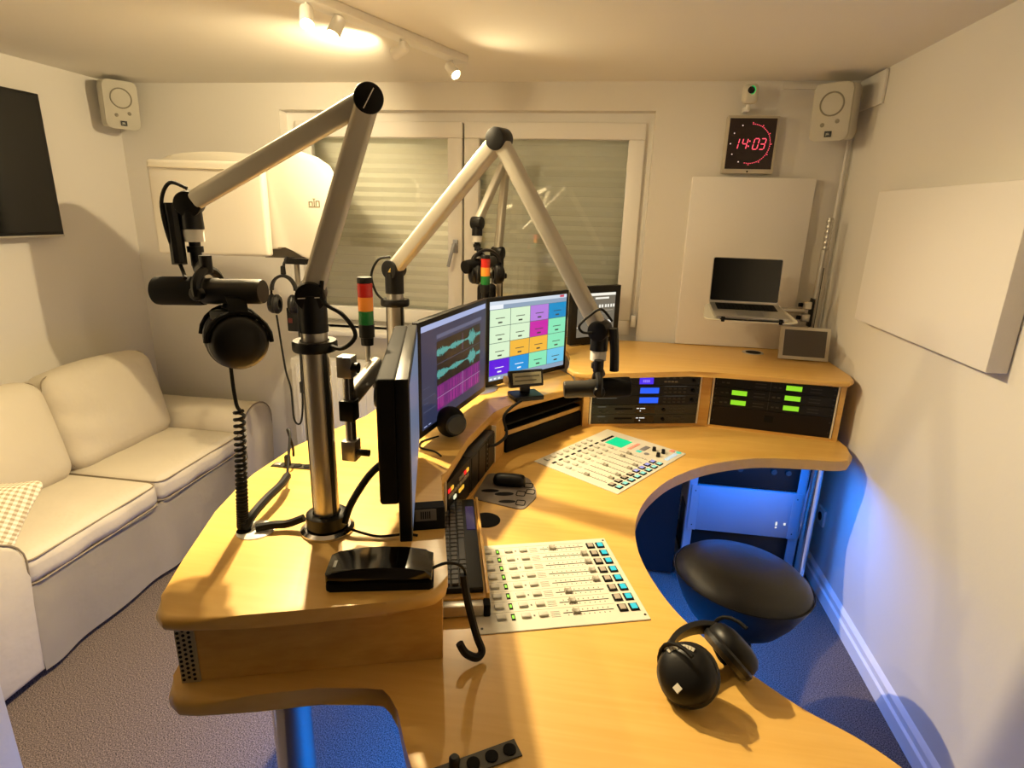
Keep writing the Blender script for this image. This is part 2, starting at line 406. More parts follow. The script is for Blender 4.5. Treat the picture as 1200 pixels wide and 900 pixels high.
# ================================================================ DESK
ZL, ZU, ZR, TH, THU, THR = .75, .935, 1.02, .037, .030, .023
desk = thing('studio_desk', 'large curved beech radio desk with raised equipment bridge', 'desk', T(0, 1.6, 0))
def curve2(pts, n=4): return [(p.x, p.y) for p in spline([(*q, 0) for q in pts], n)]
outer = [(-.915, 1.35), (-.912, 1.55), (-.885, 1.65), (-.83, 1.735), (-.80, 1.86), (-.77, 2.2), (-.70, 2.62), (-.60, 2.90)]
low = [(1.045, 2.94), (1.05, 2.56), (1.058, 2.43), (1.05, 2.345), (1.015, 2.285), (.96, 2.262), (.851, 2.254), (.674, 2.232), (.533, 2.172), (.411, 2.086), (.298, 1.966), (.224, 1.842), (.181, 1.736), (.157, 1.627), (.152, 1.523), (.163, 1.42), (.194, 1.308), (.233, 1.216), (.284, 1.137), (.345, 1.064), (.437, .974), (.515, .922), (.567, .873), (.62, .80), (.655, .68), (.64, .5), (.55, .38), (.3, .3), (0, .3), (-.10, .33), (-.155, .45), (-.205, .60), (-.258, .721), (-.289, .771), (-.320, .828), (-.336, .866), (-.362, .884), (-.40, .881), (-.49, .852), (-.60, .815), (-.70, .779), (-.735, .775), (-.765, .79), (-.785, .83), (-.83, .98), (-.885, 1.15)]+outer
low = low[:4]+curve2(low[4:28])+low[28:]
bm = NB(); prism(bm, low, ZL-TH-.004, ZL, bev=.013, seg=4); ob('worktop', bm, WOOD, desk, world=True)
up = [(-.30, .918), (-.275, .935), (-.262, .962), (-.268, 1.0), (-.36, 1.298), (-.405, 1.445), (-.409, 1.475), (-.395, 1.732), (-.371, 2.006), (-.345, 2.07), (-.289, 2.15), (-.06, 2.418), (-.10, 2.60), (-.30, 2.90)]+outer[::-1]+[(-.905, 1.25), (-.885, 1.14), (-.825, .95), (-.782, .83), (-.762, .79), (-.735, .773), (-.70, .777), (-.60, .81), (-.481, .85), (-.36, .893)]
bm = NB(); prism(bm, up, ZU-THU, ZU, bev=.012, seg=4); ob('bridge_top', bm, WOOD, desk, world=True)
rt = [(-.115, 2.40), (-.088, 2.345), (-.04, 2.328), (.03, 2.345), (.40, 2.477), (.47, 2.492), (.55, 2.487), (.98, 2.455), (1.035, 2.462), (1.068, 2.505), (1.085, 2.585), (1.085, 3.055), (-.22, 3.055), (-.20, 2.90), (-.125, 2.70), (-.105, 2.58)]
bm = NB(); prism(bm, rt, ZR-THR, ZR, bev=.009, seg=4); ob('bridge_top', bm, WOOD, desk, world=True)
def panel(p, q, z0, z1, th=.019, name='panel', m=WOODV):
    p = Vector((*p, 0)); q = Vector((*q, 0)); d = q-p
    bm = NB(); box(bm, (0, min(0, th), z0), (d.length, max(0, th), z1), bev=.0015, seg=1)
    bm.transform(T(*p) @ RZ(math.atan2(d.y, d.x)))
    return ob(name, bm, m, desk, world=True)
ZB = ZU-THU
panel((-.722, .829), (-.272, .972), ZL, ZB)                         # front of the near box
panel((-.272, .972), (-.305, 1.095), ZL, ZB)
panel((-.74, .845), (-.846, 1.15), ZL, ZB, th=-.019); panel((-.846, 1.15), (-.872, 1.36), ZL, ZB, th=-.019); panel((-.872, 1.36), (-.865, 1.56), ZL, ZB, th=-.019)
panel((-.865, 1.56), (-.77, 1.80), ZL, ZB, th=-.019); panel((-.77, 1.80), (-.73, 2.2), ZL, ZB, th=-.019); panel((-.73, 2.2), (-.62, 2.85), ZL, ZB, th=-.019)
panel((-.58, 1.12), (-.58, 2.1), ZL, ZB)                            # inner back of the keyboard niche
# rack bays: frames at the lower left corner of each bay opening
def bay(a, b):
    a = Vector((*a, ZL)); b = Vector((*b, ZL)); d = b-a
    return T(*a) @ RZ(math.atan2(d.y, d.x)), d.length
B1, L1 = bay((-.402, 1.468), (-.343, 1.949)); B2, L2 = bay((-.325, 2.064), (-.047, 2.452)); B3, L3 = bay((-.009, 2.435), (.470, 2.557)); B4, L4 = bay((.519, 2.557), (1.014, 2.49))
def post(poly, z0, z1, name='divider', m=WOODV):
    bm = NB(); prism(bm, poly, z0, z1, bev=.0015, seg=1); return ob(name, bm, m, desk, world=True)
def post_between(Ba, La, Bb, z1, dep=.16):
    p = Ba @ Vector((La+.003, 0, 0)); q = Bb @ Vector((-.003, 0, 0)); r = Bb @ Vector((-.003, dep, 0)); s = Ba @ Vector((La+.003, dep, 0))
    post([(p.x, p.y), (q.x, q.y), (r.x, r.y), (s.x, s.y)], ZL, z1)
post_between(B1, L1, B2, ZB); post_between(B2, L2, B3, ZB); post_between(B3, L3, B4, ZR-THR)
# left cheek of bay one, right cheek of bay four, cheek above the step
bm = NB(); box(bm, (-.022, 0, 0), (-.003, .17, ZB-ZL), B1); ob('divider', bm, WOODV, desk, world=True)
bm = NB(); box(bm, (L4+.003, 0, 0), (L4+.025, .25, ZR-THR-ZL), B4); ob('divider', bm, WOODV, desk, world=True)
bm = NB(); box(bm, (-.030, 0, 0), (-.004, .20, ZR-THR-ZL), B3); ob('divider', bm, WOODV, desk, world=True)
panel((-.04, 2.47), (-.10, 2.72), ZU, ZR-THR, th=-.019)
for Bm, Ln, zt in ((B1, L1, ZB), (B3, L3, ZR-THR), (B4, L4, ZR-THR)):       # plinth below the racks, white mounting rails
    bm = NB(); box(bm, (-.003, .0, 0), (Ln+.003, .02, .012), Bm); ob('plinth', bm, WOODV, desk, world=True)
    for x in (0, Ln-.006):
        bm = NB(); box(bm, (x, -.004, .012), (x+.006, .012, zt-ZL), Bm); ob('mounting_rail', bm, mat('rail_steel', (226, 216, 190), .4), desk, world=True)
bm = NB(); box(bm, (.03, .19, 0), (L3-.03, .2, ZR-THR-ZL), B3); ob('panel', bm, WOODV, desk, world=True)
bm = NB(); box(bm, (.03, .22, 0), (L4-.03, .23, ZR-THR-ZL), B4); ob('panel', bm, WOODV, desk, world=True)
bm = NB(); box(bm, (.02, .17, 0), (L2-.02, .18, ZB-ZL), B2); ob('panel', bm, WOODV, desk, world=True)
# perforated corner strip on the near box
bm = NB(); box(bm, (-.034, -.001, 0), (.0, .004, ZB-ZL), T(-.722, .827, ZL) @ RZ(.31)); g = ob('corner_grille', bm, mat('perforated_metal', (188, 178, 150), .4, metal=.4), desk, world=True)
bm = NB(); Mg = T(-.722, .827, ZL) @ RZ(.31)
for i in range(13):
    for j in range(3): cyl(bm, .0032, .0032, -.0006, .0006, Mg @ T(-.029+.010*j, -.0012, .008+.0108*i+(.005 if j % 2 else 0)) @ RX(PI/2), 8)
tag(ob('perforations', bm, M_BLACKM, g, world=True), kind='stuff')
# legs
for (x, y, r) in ((-.565, .875, .038), (.952, 2.405, .026), (-.72, 2.6, .03), (.33, .52, .038)):
    bm = NB(); cyl(bm, r, r, .012, ZL-TH-.004, T(x, y, 0), 32); cyl(bm, r*1.6, r*1.6, 0, .012, T(x, y, 0), 32, bev=.003); ob('leg', bm, M_CHROME, desk, world=True)
# LED strips under the worktop
M_LED = mat('blue_led', (40, 90, 255), .4, emit=4, emitrgb=(20, 70, 255))
def led(p, q, watts, label, spread=180, z=ZL-TH-.012):
    p = Vector((*p, z)); q = Vector((*q, z)); d = q-p; L = d.length; ang = math.atan2(d.y, d.x)
    t = thing('led_strip', label, 'light strip', T(*p) @ RZ(ang), 'blue light strips under the desk')
    bm = NB(); box(bm, (0, -.006, .001), (L, .006, .008)); ob('profile', bm, M_ALU, t)
    bm = NB(); box(bm, (0, -.004, -.001), (L, .004, .001)); ob('diffuser', bm, M_LED, t)
    ld = bpy.data.lights.new('led_light', 'AREA'); ld.shape = 'RECTANGLE'; ld.size = L; ld.size_y = .012; ld.energy = watts; ld.color = BLUE; ld.spread = math.radians(spread)
    lo = bpy.data.objects.new('led_light', ld); COL.objects.link(lo); lo.parent = t; lo.matrix_basis = T(L/2, 0, -.003)
led((-.72, 1.0), (-.72, 2.1), BLUE_W*1.0, 'blue light strip under the sofa side of the desk')
led((-.02, 1.35), (.18, 1.98), BLUE_W*2.4, 'blue light strip under the curved inner desk edge', 125)
led((-.30, .95), (.35, .8), BLUE_W*1.9, 'blue light strip under the near end of the desk', 104)
led((.42, 2.22), (.93, 2.30), BLUE_W*.7, 'blue light strip under the desk in front of the equipment rack')

# sockets, cable glands and discs let into the desk
def round_plate(name, label, cat, x, y, z, r, m, hole=None, group=None):
    t = thing(name, label, cat, T(x, y, z), group)
    bm = NB(); lathe(bm, [(0, .0035), (r*.93, .0035), (r, .0015), (r, 0), (0, 0)], seg=40); ob('disc', bm, m, t)
    if hole:
        bm = NB(); cyl(bm, hole[2], hole[2], .0034, .0042, T(hole[0], hole[1], 0), 24); ob('opening', bm, M_BLACKM, t)
    return t
round_plate('cable_grommet', 'white round cable grommet on the bridge by the nearest microphone pole', 'cable grommet', -.742, 1.08, ZU, .042, M_WHITE, (-.022, -.012, .016))
round_plate('cable_grommet', 'silver round cable grommet in front of the laptop tray', 'cable grommet', .762, 2.93, ZR, .05, M_ALU, (.0, -.008, .036))
round_plate('cable_grommet', 'black round cable hole in the worktop beside the keyboard', 'cable grommet', -.295, 1.547, ZL, .044, M_BLACKM)
def socket_strip(label, M, n, L, W, plugs):
    t = thing('socket_strip', label, 'socket panel', M)
    bm = NB(); box(bm, (0, -W/2, 0), (L, W/2, .003), bev=.0008, seg=1); ob('plate', bm, mat('socket_plate', (52, 48, 42), .4, metal=.4), t)
    for i in range(n):
        x = L*(i+.5)/n
        if i in plugs:
            bm = NB(); lathe(bm, [(0, .03), (.006, .03), (.009, .026), (.009, .0), (0, 0)], T(x, 0, .003), 16); ob('plug', bm, M_BLACK, t)
        elif i == 0:
            bm = NB(); box(bm, (x-.009, -.009, .003), (x+.009, .009, .006), bev=.001); ob('data_jack', bm, M_ALU, t)
        else:
            bm = NB(); cyl(bm, .0115, .0115, .003, .005, T(x, 0, 0), 20); cyl(bm, .008, .008, .005, .0052, T(x, 0, 0), 20); ob('jack', bm, M_BLACKM, t)
    return t
socket_strip('black connector strip in the near end of the worktop', T(-.228, .7, ZL) @ RZ(.57), 5, .168, .036, (1,))
socket_strip('small black connector strip at the sofa edge of the bridge', T(-.895, 1.416, ZU) @ RZ(.02), 4, .12, .03, (1,))

# ================================================================ RACK EQUIPMENT IN THE BRIDGE
M_RACK = mat('rack_black', (13, 12, 12), .45, spec=.35)
M_RACKG = mat('rack_olive_grey', (42, 42, 32), .45)
U = .04445
def rack_unit(label, Bm, Ln, z, h, m, build=None, dep=.11, group=None, name='rack_unit'):
    t = thing(name, label, 'rack unit', Bm @ T(.007, 0, .012+z), group); w = Ln-.014
    bm = NB(); box(bm, (0, -.002, .0006), (w, .004, h-.0006), bev=.0008, seg=1); ob('faceplate', bm, m, t)
    bm = NB(); box(bm, (.02, .004, .002), (w-.02, dep, h-.002)); ob('chassis', bm, M_BLACKM, t)
    sm = screw_mesh
    for x in (.008, w-.008):
        for zz in (h*.25, h*.75): inst('screw', sm, t, T(x, -.002, zz) @ RX(PI/2))
    if build: build(t, w, h)
    return t
bm = NB(); cyl(bm, .003, .003, 0, .0012, seg=10); screw_mesh = mesh_of('screw', bm, M_DKGREY)
bm = NB(); cyl(bm, .008, .007, 0, .010, seg=20, bev=.001); knob_mesh = mesh_of('knob', bm, M_BLACKM)
bm = NB(); box(bm, (-.006, -.003, -.0035), (.006, 0, .0035), bev=.0008, seg=1); btn_mesh = mesh_of('button', bm, mat('rack_button', (120, 116, 104), .5))
bm = NB(); box(bm, (-.006, -.003, -.0035), (.006, 0, .0035), bev=.0008, seg=1); dbtn_mesh = mesh_of('button', bm, mat('rack_button_dark', (52, 50, 46), .5))
def disp(t, x0, x1, z0, z1, m, name='display', d=.0008):
    bm = NB(); box(bm, (x0, -.002-d, z0), (x1, -.002, z1)); return ob(name, bm, m, t)
G_BLUE = glow('display_blue', (24, 96, 255), 1.0); G_VIO = glow('display_violet', (74, 40, 235), 1.0); G_GREEN = glow('display_green', (150, 225, 40), 1.0)
G_WHITE = glow('led_white', (240, 240, 235)); G_DIMW = glow('print_dim', (120, 118, 108), .6); G_VIOL = glow('display_violet_text', (150, 130, 255))
def blue_build(kind):
    def f(t, w, h):
        if kind == 0:
            d = disp(t, .205, .268, .006, .038, G_VIO); bm = NB(); quads(bm, [(.221+.008*i, .014, .227+.008*i, .026, 0, 1) for i in range(4)], -.0029); ob('digits', bm, G_VIOL, d)
            for i in range(4): inst('button', btn_mesh, t, T(.322+.016*i, -.002, .018))
            for i in range(3): inst('button', dbtn_mesh, t, T(.33+.03*i, -.002, .034))
        else:
            disp(t, .212, .297, .008, .034, G_BLUE)
            for i in range(5):
                for j in range(2): inst('button', dbtn_mesh, t, T(.325+.022*i, -.002, .014+.016*j))
            bm = NB(); quads(bm, [(.02, .030, .11, .032, 0, 0), (.32, .040, .42, .0412, 0, 0)], -.0023); ob('print', bm, G_DIMW, t)
        inst('knob', knob_mesh, t, T(w-.03, -.002, h/2) @ RX(PI/2))
    return f
def player_build(t, w, h):
    disp(t, .105, .185, .022, .030, M_BLACKM, 'disc_slot'); d = disp(t, .197, .285, .006, .038, mat('display_brown', (26, 10, 8), .2), 'display')
    bm = NB(); quads(bm, [(.203, .026, .214, .030, 0, 1), (.218, .026, .242, .030, 0, 1), (.218, .014, .223, .019, 0, 1)], -.0028); ob('lit_segments', bm, G_WHITE, d)
    bm = NB(); quads(bm, [(.028, .034, .064, .037, 0, 0)], -.0023); ob('print', bm, G_DIMW, t)
    inst('knob', knob_mesh, t, T(.325, -.002, h/2) @ RX(PI/2))
    for i in range(2):
        inst('button', dbtn_mesh, t, T(.04+.03*i, -.002, .013)); inst('button', dbtn_mesh, t, T(.12+.02*i, -.002, .012))
        for j in range(4): inst('button', dbtn_mesh, t, T(.358+.02*j, -.002, .014+.016*i))
for r, (kind, lb, mm) in enumerate(((None, 'bottom olive-grey rack player with slot under the blue displays', M_RACKG), (None, 'olive-grey rack player with slot just above the lowest unit', M_RACKG), (1, 'black rack processor with the lower of two blue displays', M_RACK), (2, 'black rack processor with the upper of two blue displays', M_RACK), (0, 'black rack unit with small violet display, topmost of its bay', M_RACK))):
    rack_unit(lb, B3, L3, r*.0445, .0445, mm, player_build if kind is None else blue_build(kind), group='rack units in the middle bay')
def tuner_build(left):
    def f(t, w, h):
        if left: disp(t, .075, .137, .012, .033, G_GREEN)
        disp(t, .288, .350, .012, .033, G_GREEN)
        for x in (.165, .37+.012):
            for j in range(2):
                bm = NB(); quads(bm, [(x, .012+.014*j, x+.045, .016+.014*j, 0, 0)], -.0023); ob('print', bm, M_DKGREY, t)
        bm = NB(); box(bm, (w/2-.017, -.003, .002), (w/2-.0145, -.002, h-.002)); ob('trim', bm, M_DKGREY, t)
        for x in (.035, .055, .245, .265): inst('button', dbtn_mesh, t, T(x, -.002, .02))
    return f
rack_unit('dark 2U blank rack panel with small centre latch under the green tuners', B4, L4, 0, .0915, mat('blank_panel', (18, 9, 7), .5, spec=.3), lambda t, w, h: disp(t, w/2-.022, w/2+.014, h*.45, h*.75, M_BLACKM, 'latch', .002), group='rack units beside the wall')
for r, (l, lb) in enumerate(((1, 'lowest black dual tuner with two green displays'), (1, 'middle black dual tuner with two green displays'), (0, 'top black dual tuner with only its right display lit'))):
    rack_unit(lb, B4, L4, .0915+r*.0445, .0445, M_RACK, tuner_build(l), group='rack units beside the wall')
# bay one: talkback button panel and computer front
def button_panel(t, w, h):
    cols = {'r': glow('key_red', (255, 40, 40), 1.0), 'o': glow('key_orange', (255, 190, 60), 1.0), 'g': mat('key_grey', (150, 140, 120), .5), 'w': glow('key_white', (250, 245, 200))}
    rows = [('ro..ggro', .100), ('gggggggg', .082), ('..w.oo..', .060)]
    for s, z in rows:
        for i, c in enumerate(s):
            if c == '.': continue
            bm = NB(); box(bm, (.012+.022*i, -.006, z-.006), (.029+.022*i, -.002, z+.006), bev=.001, seg=1); ob('key', bm, cols[c], t)
t = thing('button_panel', 'black talkback panel with glowing red and orange keys beside the keyboard', 'button panel', B1 @ T(.008, 0, .014))
bm = NB(); box(bm, (0, -.002, 0), (.20, .03, .128)); ob('faceplate', bm, M_RACK, t); button_panel(t, .2, .128)
t = thing('rack_computer', 'dark rack computer front with a column of indicator dots', 'computer', B1 @ T(.214, 0, .014))
bm = NB(); box(bm, (0, -.002, 0), (.255, .10, .128), bev=.002); ob('case', bm, mat('computer_front', (38, 37, 38), .45), t)
for x0, x1 in ((.006, .07), (.078, .15), (.158, .17), (.178, .25)):
    bm = NB(); box(bm, (x0, -.005, .006), (x1, -.002, .122), bev=.001, seg=1); ob('front_panel', bm, M_RACK, t)
for i in range(6):
    bm = NB(); cyl(bm, .0035, .0035, 0, .002, T(.164, -.005, .02+.018*i) @ RX(PI/2), 10); ob('indicator', bm, mat('indicator_grey', (110, 108, 104), .4), t)
# bay two: open black tray with wooden shelf and drawer
t = thing('document_tray', 'black document tray slot under the bridge below the tile monitor', 'tray', B2 @ T(.004, 0, .090))
bm = NB(); w = L2-.01; box(bm, (0, .0, .0), (w, .14, .004)); box(bm, (0, .0, .030), (w, .14, .034)); box(bm, (0, .13, .004), (w, .14, .03)); box(bm, (0, -.006, .026), (w, .0, .034)); ob('shell', bm, M_BLACKM, t)
bm = NB(); box(bm, (.003, .004, .068), (L2-.003, .15, .086), B2); ob('shelf', bm, WOODV, desk, world=True)
t = thing('drawer', 'matt black drawer front between the racks behind the far mixer', 'drawer', B2 @ T(.004, 0, .001))
bm = NB(); box(bm, (0, -.006, 0), (w, .012, .066), bev=.002); ob('front', bm, M_BLACKM, t); bm = NB(); box(bm, (.01, .012, .004), (w-.01, .14, .06)); ob('box', bm, M_BLACKM, t)

# ================================================================ MIXER PANELS
def mixer_parts():
    d = {}
    bm = NB(); box(bm, (-.011, -.0075, 0), (.011, .0075, .006), bev=.0018); d['btn'] = mesh_of('button', bm, M_BTN)
    bm = NB(); box(bm, (-.011, -.013, 0), (.011, .013, .003), bev=.001); d['frame'] = mesh_of('key_frame', bm, M_BLACKM)
    bm = NB(); box(bm, (-.0045, -.011, 0), (.0045, .011, .0012)); d['disp'] = mesh_of('channel_display', bm, M_BLACKM)
    bm = NB(); box(bm, (-.0028, -.0055, .0012), (.0028, .0055, .0016)); d['seg'] = mesh_of('digit', bm, glow('digit_green', (170, 255, 70)))
    bm = NB(); prism(bm, [(-.009, 0), (-.0075, .009), (-.003, .0065), (.003, .0065), (.0075, .009), (.009, 0)], -.006, .006, RX(PI/2)); d['fader'] = mesh_of('fader_knob', bm, mat('fader_cap', (160, 155, 140), .45))
    bm = NB(); cyl(bm, .0085, .0065, 0, .017, seg=20, bev=.001); d['knob'] = mesh_of('rotary_knob', bm, M_BLACK)
    return d
MP = mixer_parts()
def litkey(name, m):
    bm = NB(); box(bm, (-.0075, -.009, .003), (.0075, .009, .0055), bev=.001, seg=1); return mesh_of('key_cap', bm, m)
K_CY = litkey('k', glow('key_cyan', (60, 226, 226))); K_GR = litkey('k', mat('key_off', (168, 158, 146), .5)); K_MINT = litkey('k', glow('key_mint', (150, 238, 210))); K_LIL = litkey('k', glow('key_lilac', (160, 160, 225)))
# near mixer: faders run along u, eight channel rows along v
aA = math.radians(18.0); A0 = Vector((-.27, 1.404, ZL)); MA = T(*A0) @ RZ(aA)
mx = thing('mixer_panel', 'cream eight-channel fader panel let into the near worktop with cyan keys', 'audio mixer', MA @ T(.15, -.176, 0))
LA = T(-.15, .176, 0)
bm = NB(); box(bm, (-.055, -.352, 0), (.348, 0, .003), LA, bev=.0012, seg=1); ob('plate', bm, M_PANELGREY, mx)
prt = NB()
for i in range(8):
    v = -(.037+.0384*i)
    for u_ in (.003, .061, .102): inst('button', MP['btn'], mx, LA @ T(u_, v, .003))
    d = inst('channel_display', MP['disp'], mx, LA @ T(.031, v, .003)); inst('digit', MP['seg'], d)
    for u_, km in ((.295, K_GR), (.323, K_CY)):
        fr_ = inst('key_frame', MP['frame'], mx, LA @ T(u_, v, .003)); inst('key_cap', km, fr_)
    bm = NB(); box(bm, (.150, v-.0013, .003), (.273, v+.0013, .0034), LA); ob('fader_slot', bm, M_BLACKM, mx)
    fu = (.185, .266, .266, .266, .264, .181, .182, .181)[i]; inst('fader_knob', MP['fader'], mx, LA @ T(fu, v, .003))
    for j in range(9): box(prt, (.160+.0125*j, v+.006, .003), (.1625+.0125*j, v+.010, .0032), LA); box(prt, (.160+.0125*j, v-.010, .003), (.1625+.0125*j, v-.0065, .0032), LA)
    for j in range(4): box(prt, (.120, v-.011+.006*j, .003), (.142, v-.0095+.006*j, .0032), LA)
    box(prt, (-.045, v+.0188, .003), (.28, v+.0194, .0032), LA); box(prt, (.079, v-.003, .003), (.083, v+.003, .0032), LA)
tag(ob('print', prt, M_LINE, mx), kind='stuff')
for x, y in ((.340, -.012), (.340, -.335), (-.045, -.335)): inst('screw', screw_mesh, mx, LA @ T(x, y, .003))
# far mixer: s along the user's edge, t away from the user
aB = math.radians(56.0); MB_ = T(.106, 1.800, ZL) @ RZ(aB)
mx = thing('mixer_panel', 'cream mixer panel with green screen and black rotary knobs below the racks', 'audio mixer', MB_ @ T(.245, .185, 0)); LB = T(-.245, -.185, 0)
bm = NB(); box(bm, (0, 0, 0), (.492, .372, .003), LB, bev=.0012, seg=1); ob('plate', bm, M_PANELGREY, mx)
prt = NB(); RQ = RZ(PI/2)
for i in range(8):
    s = .044+.0395*i
    for t_, km in ((.052, K_GR if i < 4 else K_LIL), (.024, K_MINT)):
        fr_ = inst('key_frame', MP['frame'], mx, LB @ T(s, t_, .003) @ RQ); inst('key_cap', km, fr_)
    if s:
        bm = NB(); box(bm, (s-.0013, .074, .003), (s+.0013, .200, .0034), LB); ob('fader_slot', bm, M_BLACKM, mx)
        inst('fader_knob', MP['fader'], mx, LB @ T(s, (.160, .081, .079, .160, .080, .080, .161, .156)[i], .003) @ RQ)
    for t_ in (.242, .282, .345): inst('button', MP['btn'], mx, LB @ T(s, t_, .003) @ RQ)
    d = inst('channel_display', MP['disp'], mx, LB @ T(s, .309, .003) @ RQ)
    for j in range(8): box(prt, (s+.006, .085+.014*j, .003), (s+.010, .087+.014*j, .0032), LB)
    for j in range(3): box(prt, (s-.008, .212+.005*j, .003), (s+.008, .2132+.005*j, .0032), LB)
tag(ob('print', prt, M_LINE, mx), kind='stuff')
bm = NB(); box(bm, (.352, .212, .003), (.438, .290, .0042), LB); ob('screen', bm, glow('screen_mint', (20, 232, 150)), mx)
for i in range(5):
    bm = NB(); box(bm, (.362+.016*i, .176, .003), (.375+.016*i, .190, .0055), LB, bev=.001, seg=1); ob('key', bm, mat('key_salmon', (236, 140, 118), .5, emit=.15), mx)
for i in range(6):
    bm = NB(); box(bm, (.350+.015*i, .300, .003), (.362+.015*i, .312, .0055), LB, bev=.001, seg=1); ob('key', bm, M_BLACKM, mx)
bm = NB(); box(bm, (.362, .132, .003), (.382, .152, .005), LB, bev=.003); ob('key', bm, glow('key_teal', (90, 220, 180)), mx)
bm = NB(); box(bm, (.390, .130, .003), (.442, .152, .005), LB, bev=.008); ob('key', bm, mat('key_slate', (128, 128, 132), .5), mx)
bm = NB(); cyl(bm, .010, .010, .003, .005, LB @ T(.372, .108, 0), 20); ob('key', bm, mat('key_slate', (128, 128, 132), .5), mx)
for s, t_ in ((.422, .103), (.382, .063), (.426, .065)): inst('rotary_knob', MP['knob'], mx, LB @ T(s, t_, .003))
for i in range(6):
    bm = NB(); box(bm, (.372+.0145*i, .016, .003), (.384+.0145*i, .034, .005), LB, bev=.001, seg=1); ob('key', bm, mat('key_paleblue', (176, 206, 240), .5, emit=.2), mx)
bm = NB(); cyl(bm, .010, .010, .003, .005, LB @ T(.475, .024, 0), 20); ob('key', bm, glow('key_teal', (90, 220, 180)), mx)
bm = NB(); box(bm, (.462, .042, .003), (.484, .060, .005), LB, bev=.001); ob('key', bm, mat('key_salmon', (236, 140, 118), .5, emit=.15), mx)

# ================================================================ RACK CABINET, STOOL
t = thing('rack_cabinet', 'open steel equipment rack lit blue under the far end of the desk', 'equipment rack', T(.70, 2.70, 0))
X0, X1, Y0, Y1 = .455, .945, 2.46, 2.92
for x in (X0, X1-.035):
    for y in (Y0, Y1-.03):
        bm = NB(); box(bm, (x, y, .0), (x+.035, y+.03, .70), bev=.002, seg=1); ob('upright', bm, M_STEEL, t, world=True)
for z in (.0, .67):
    bm = NB(); box(bm, (X0, Y0+.03, z), (X0+.03, Y1-.03, z+.03)); box(bm, (X1-.03, Y0+.03, z), (X1, Y1-.03, z+.03)); ob('cross_bar', bm, M_STEEL, t, world=True)
t = thing('rack_server', 'grey server box with white status lights in the blue lit rack', 'server', T(.70, 2.5, .29))
bm = NB(); box(bm, (X0+.035, Y0-.004, .285), (X1-.035, Y0+.40, .505), bev=.003); ob('case', bm, mat('server_grey', (156, 158, 168), .5, metal=.2), t, world=True)
for x in (X0+.012, X1-.047):
    bm = NB(); box(bm, (x, Y0-.006, .285), (x+.035, Y0-.002, .505)); ob('ear', bm, M_STEEL, t, world=True)
    for z in (.31, .48): inst('screw', screw_mesh, t, T(x+.017-.70, Y0-.006-2.5, z-.29) @ RX(PI/2))
bm = NB(); box(bm, (.842, Y0-.006, .345), (.849, Y0-.004, .362)); box(bm, (.842, Y0-.006, .332), (.849, Y0-.004, .338)); box(bm, (.876, Y0-.006, .350), (.884, Y0-.004, .36)); ob('status_light', bm, G_WHITE, t, world=True)
t = thing('rack_amplifier', 'black rack device above the grey server under the desk', 'rack unit', T(.70, 2.5, .51))
bm = NB(); box(bm, (X0+.035, Y0+.0, .515), (X1-.035, Y0+.35, .655), bev=.003); ob('case', bm, M_RACK, t, world=True)
for x in (.66, .80, .86):
    bm = NB(); cyl(bm, .012, .012, 0, .008, T(x, Y0, .60) @ RX(PI/2), 18); ob('jack', bm, M_DKGREY, t, world=True)
t = thing('rack_amplifier', 'black rack device at the bottom of the blue lit rack', 'rack unit', T(.70, 2.5, .05))
bm = NB(); box(bm, (X0+.035, Y0+.01, .045), (X1-.035, Y0+.35, .275), bev=.003); ob('case', bm, M_RACK, t, world=True)
# dark modesty panel below the bridge and small wall socket
bm = NB(); box(bm, (-.10, 2.50, .02), (.43, 2.52, .70)); ob('modesty_panel', bm, mat('modesty_black', (20, 20, 24), .6), desk, world=True)

t = thing('stool', 'black padded round stool with coil spring beside the curved desk', 'stool', T(.492, 1.635, 0))
TL = T(0, .012, .524) @ Matrix.Scale(1.04, 4) @ RX(math.radians(-3)) @ RY(math.radians(4))
bm = NB(); lathe(bm, [(0, .114), (.05, .113), (.10, .109), (.14, .100), (.17, .087), (.188, .072), (.196, .056), (.193, .040), (.165, -.02), (.135, -.065), (.11, -.085), (.07, -.095), (0, -.095)], TL, 48); ob('seat', bm, M_LEATHER, t)
bm = NB(); tube(bm, [(.1975*math.cos(a*PI/24), .1975*math.sin(a*PI/24), .06) for a in range(48)], .0025, 6, TL, closed=True); ob('seam', bm, M_RUBBER, t)
bm = NB(); tube(bm, [(.052*math.cos(a*PI/8), .052*math.sin(a*PI/8), .12+.285*a/112) for a in range(113)], .0065, 8); ob('spring', bm, M_BLACK, t)
bm = NB(); cyl(bm, .022, .022, .05, .41, seg=20); ob('column', bm, M_BLACK, t)
bm = NB(); lathe(bm, [(0, .06), (.05, .055), (.12, .035), (.24, .018), (.25, .008), (.25, 0), (0, 0)], seg=48); ob('base', bm, M_BLACK, t)

# ================================================================ SOFA
sofa = thing('sofa', 'cream two-seat sofa with loose cotton cover along the left wall', 'sofa', T(-2.25, 2.1, 0))
SX0, SX1 = -2.62, -1.895
SY0, SY1, SY2, SY3, SYM = 1.20, 1.455, 2.715, 2.985, 2.092
bm = NB(); rbox(bm, (SX0, SY1-.02, .06), (SX1-.02, SY2+.02, .345), .03); ob('base', bm, M_FABRIC, sofa, world=True)
def skirt_wave(p, u): return p
bm = NB()
n = 90; rows = 8; vs = []
for j in range(rows+1):
    q = j/rows; z = .35-.325*q
    vs.append([bm.verts.new((SX1+.004+.012*q*math.sin(i*.31+.9*math.sin(i*.13))*.6+.006*math.sin(i*.11+2*q)+.012*q, SY1-.015+(SY2-SY1+.03)*i/n, z)) for i in range(n+1)])
for j in range(rows):
    for i in range(n): bm.faces.new((vs[j][i], vs[j][i+1], vs[j+1][i+1], vs[j+1][i]))
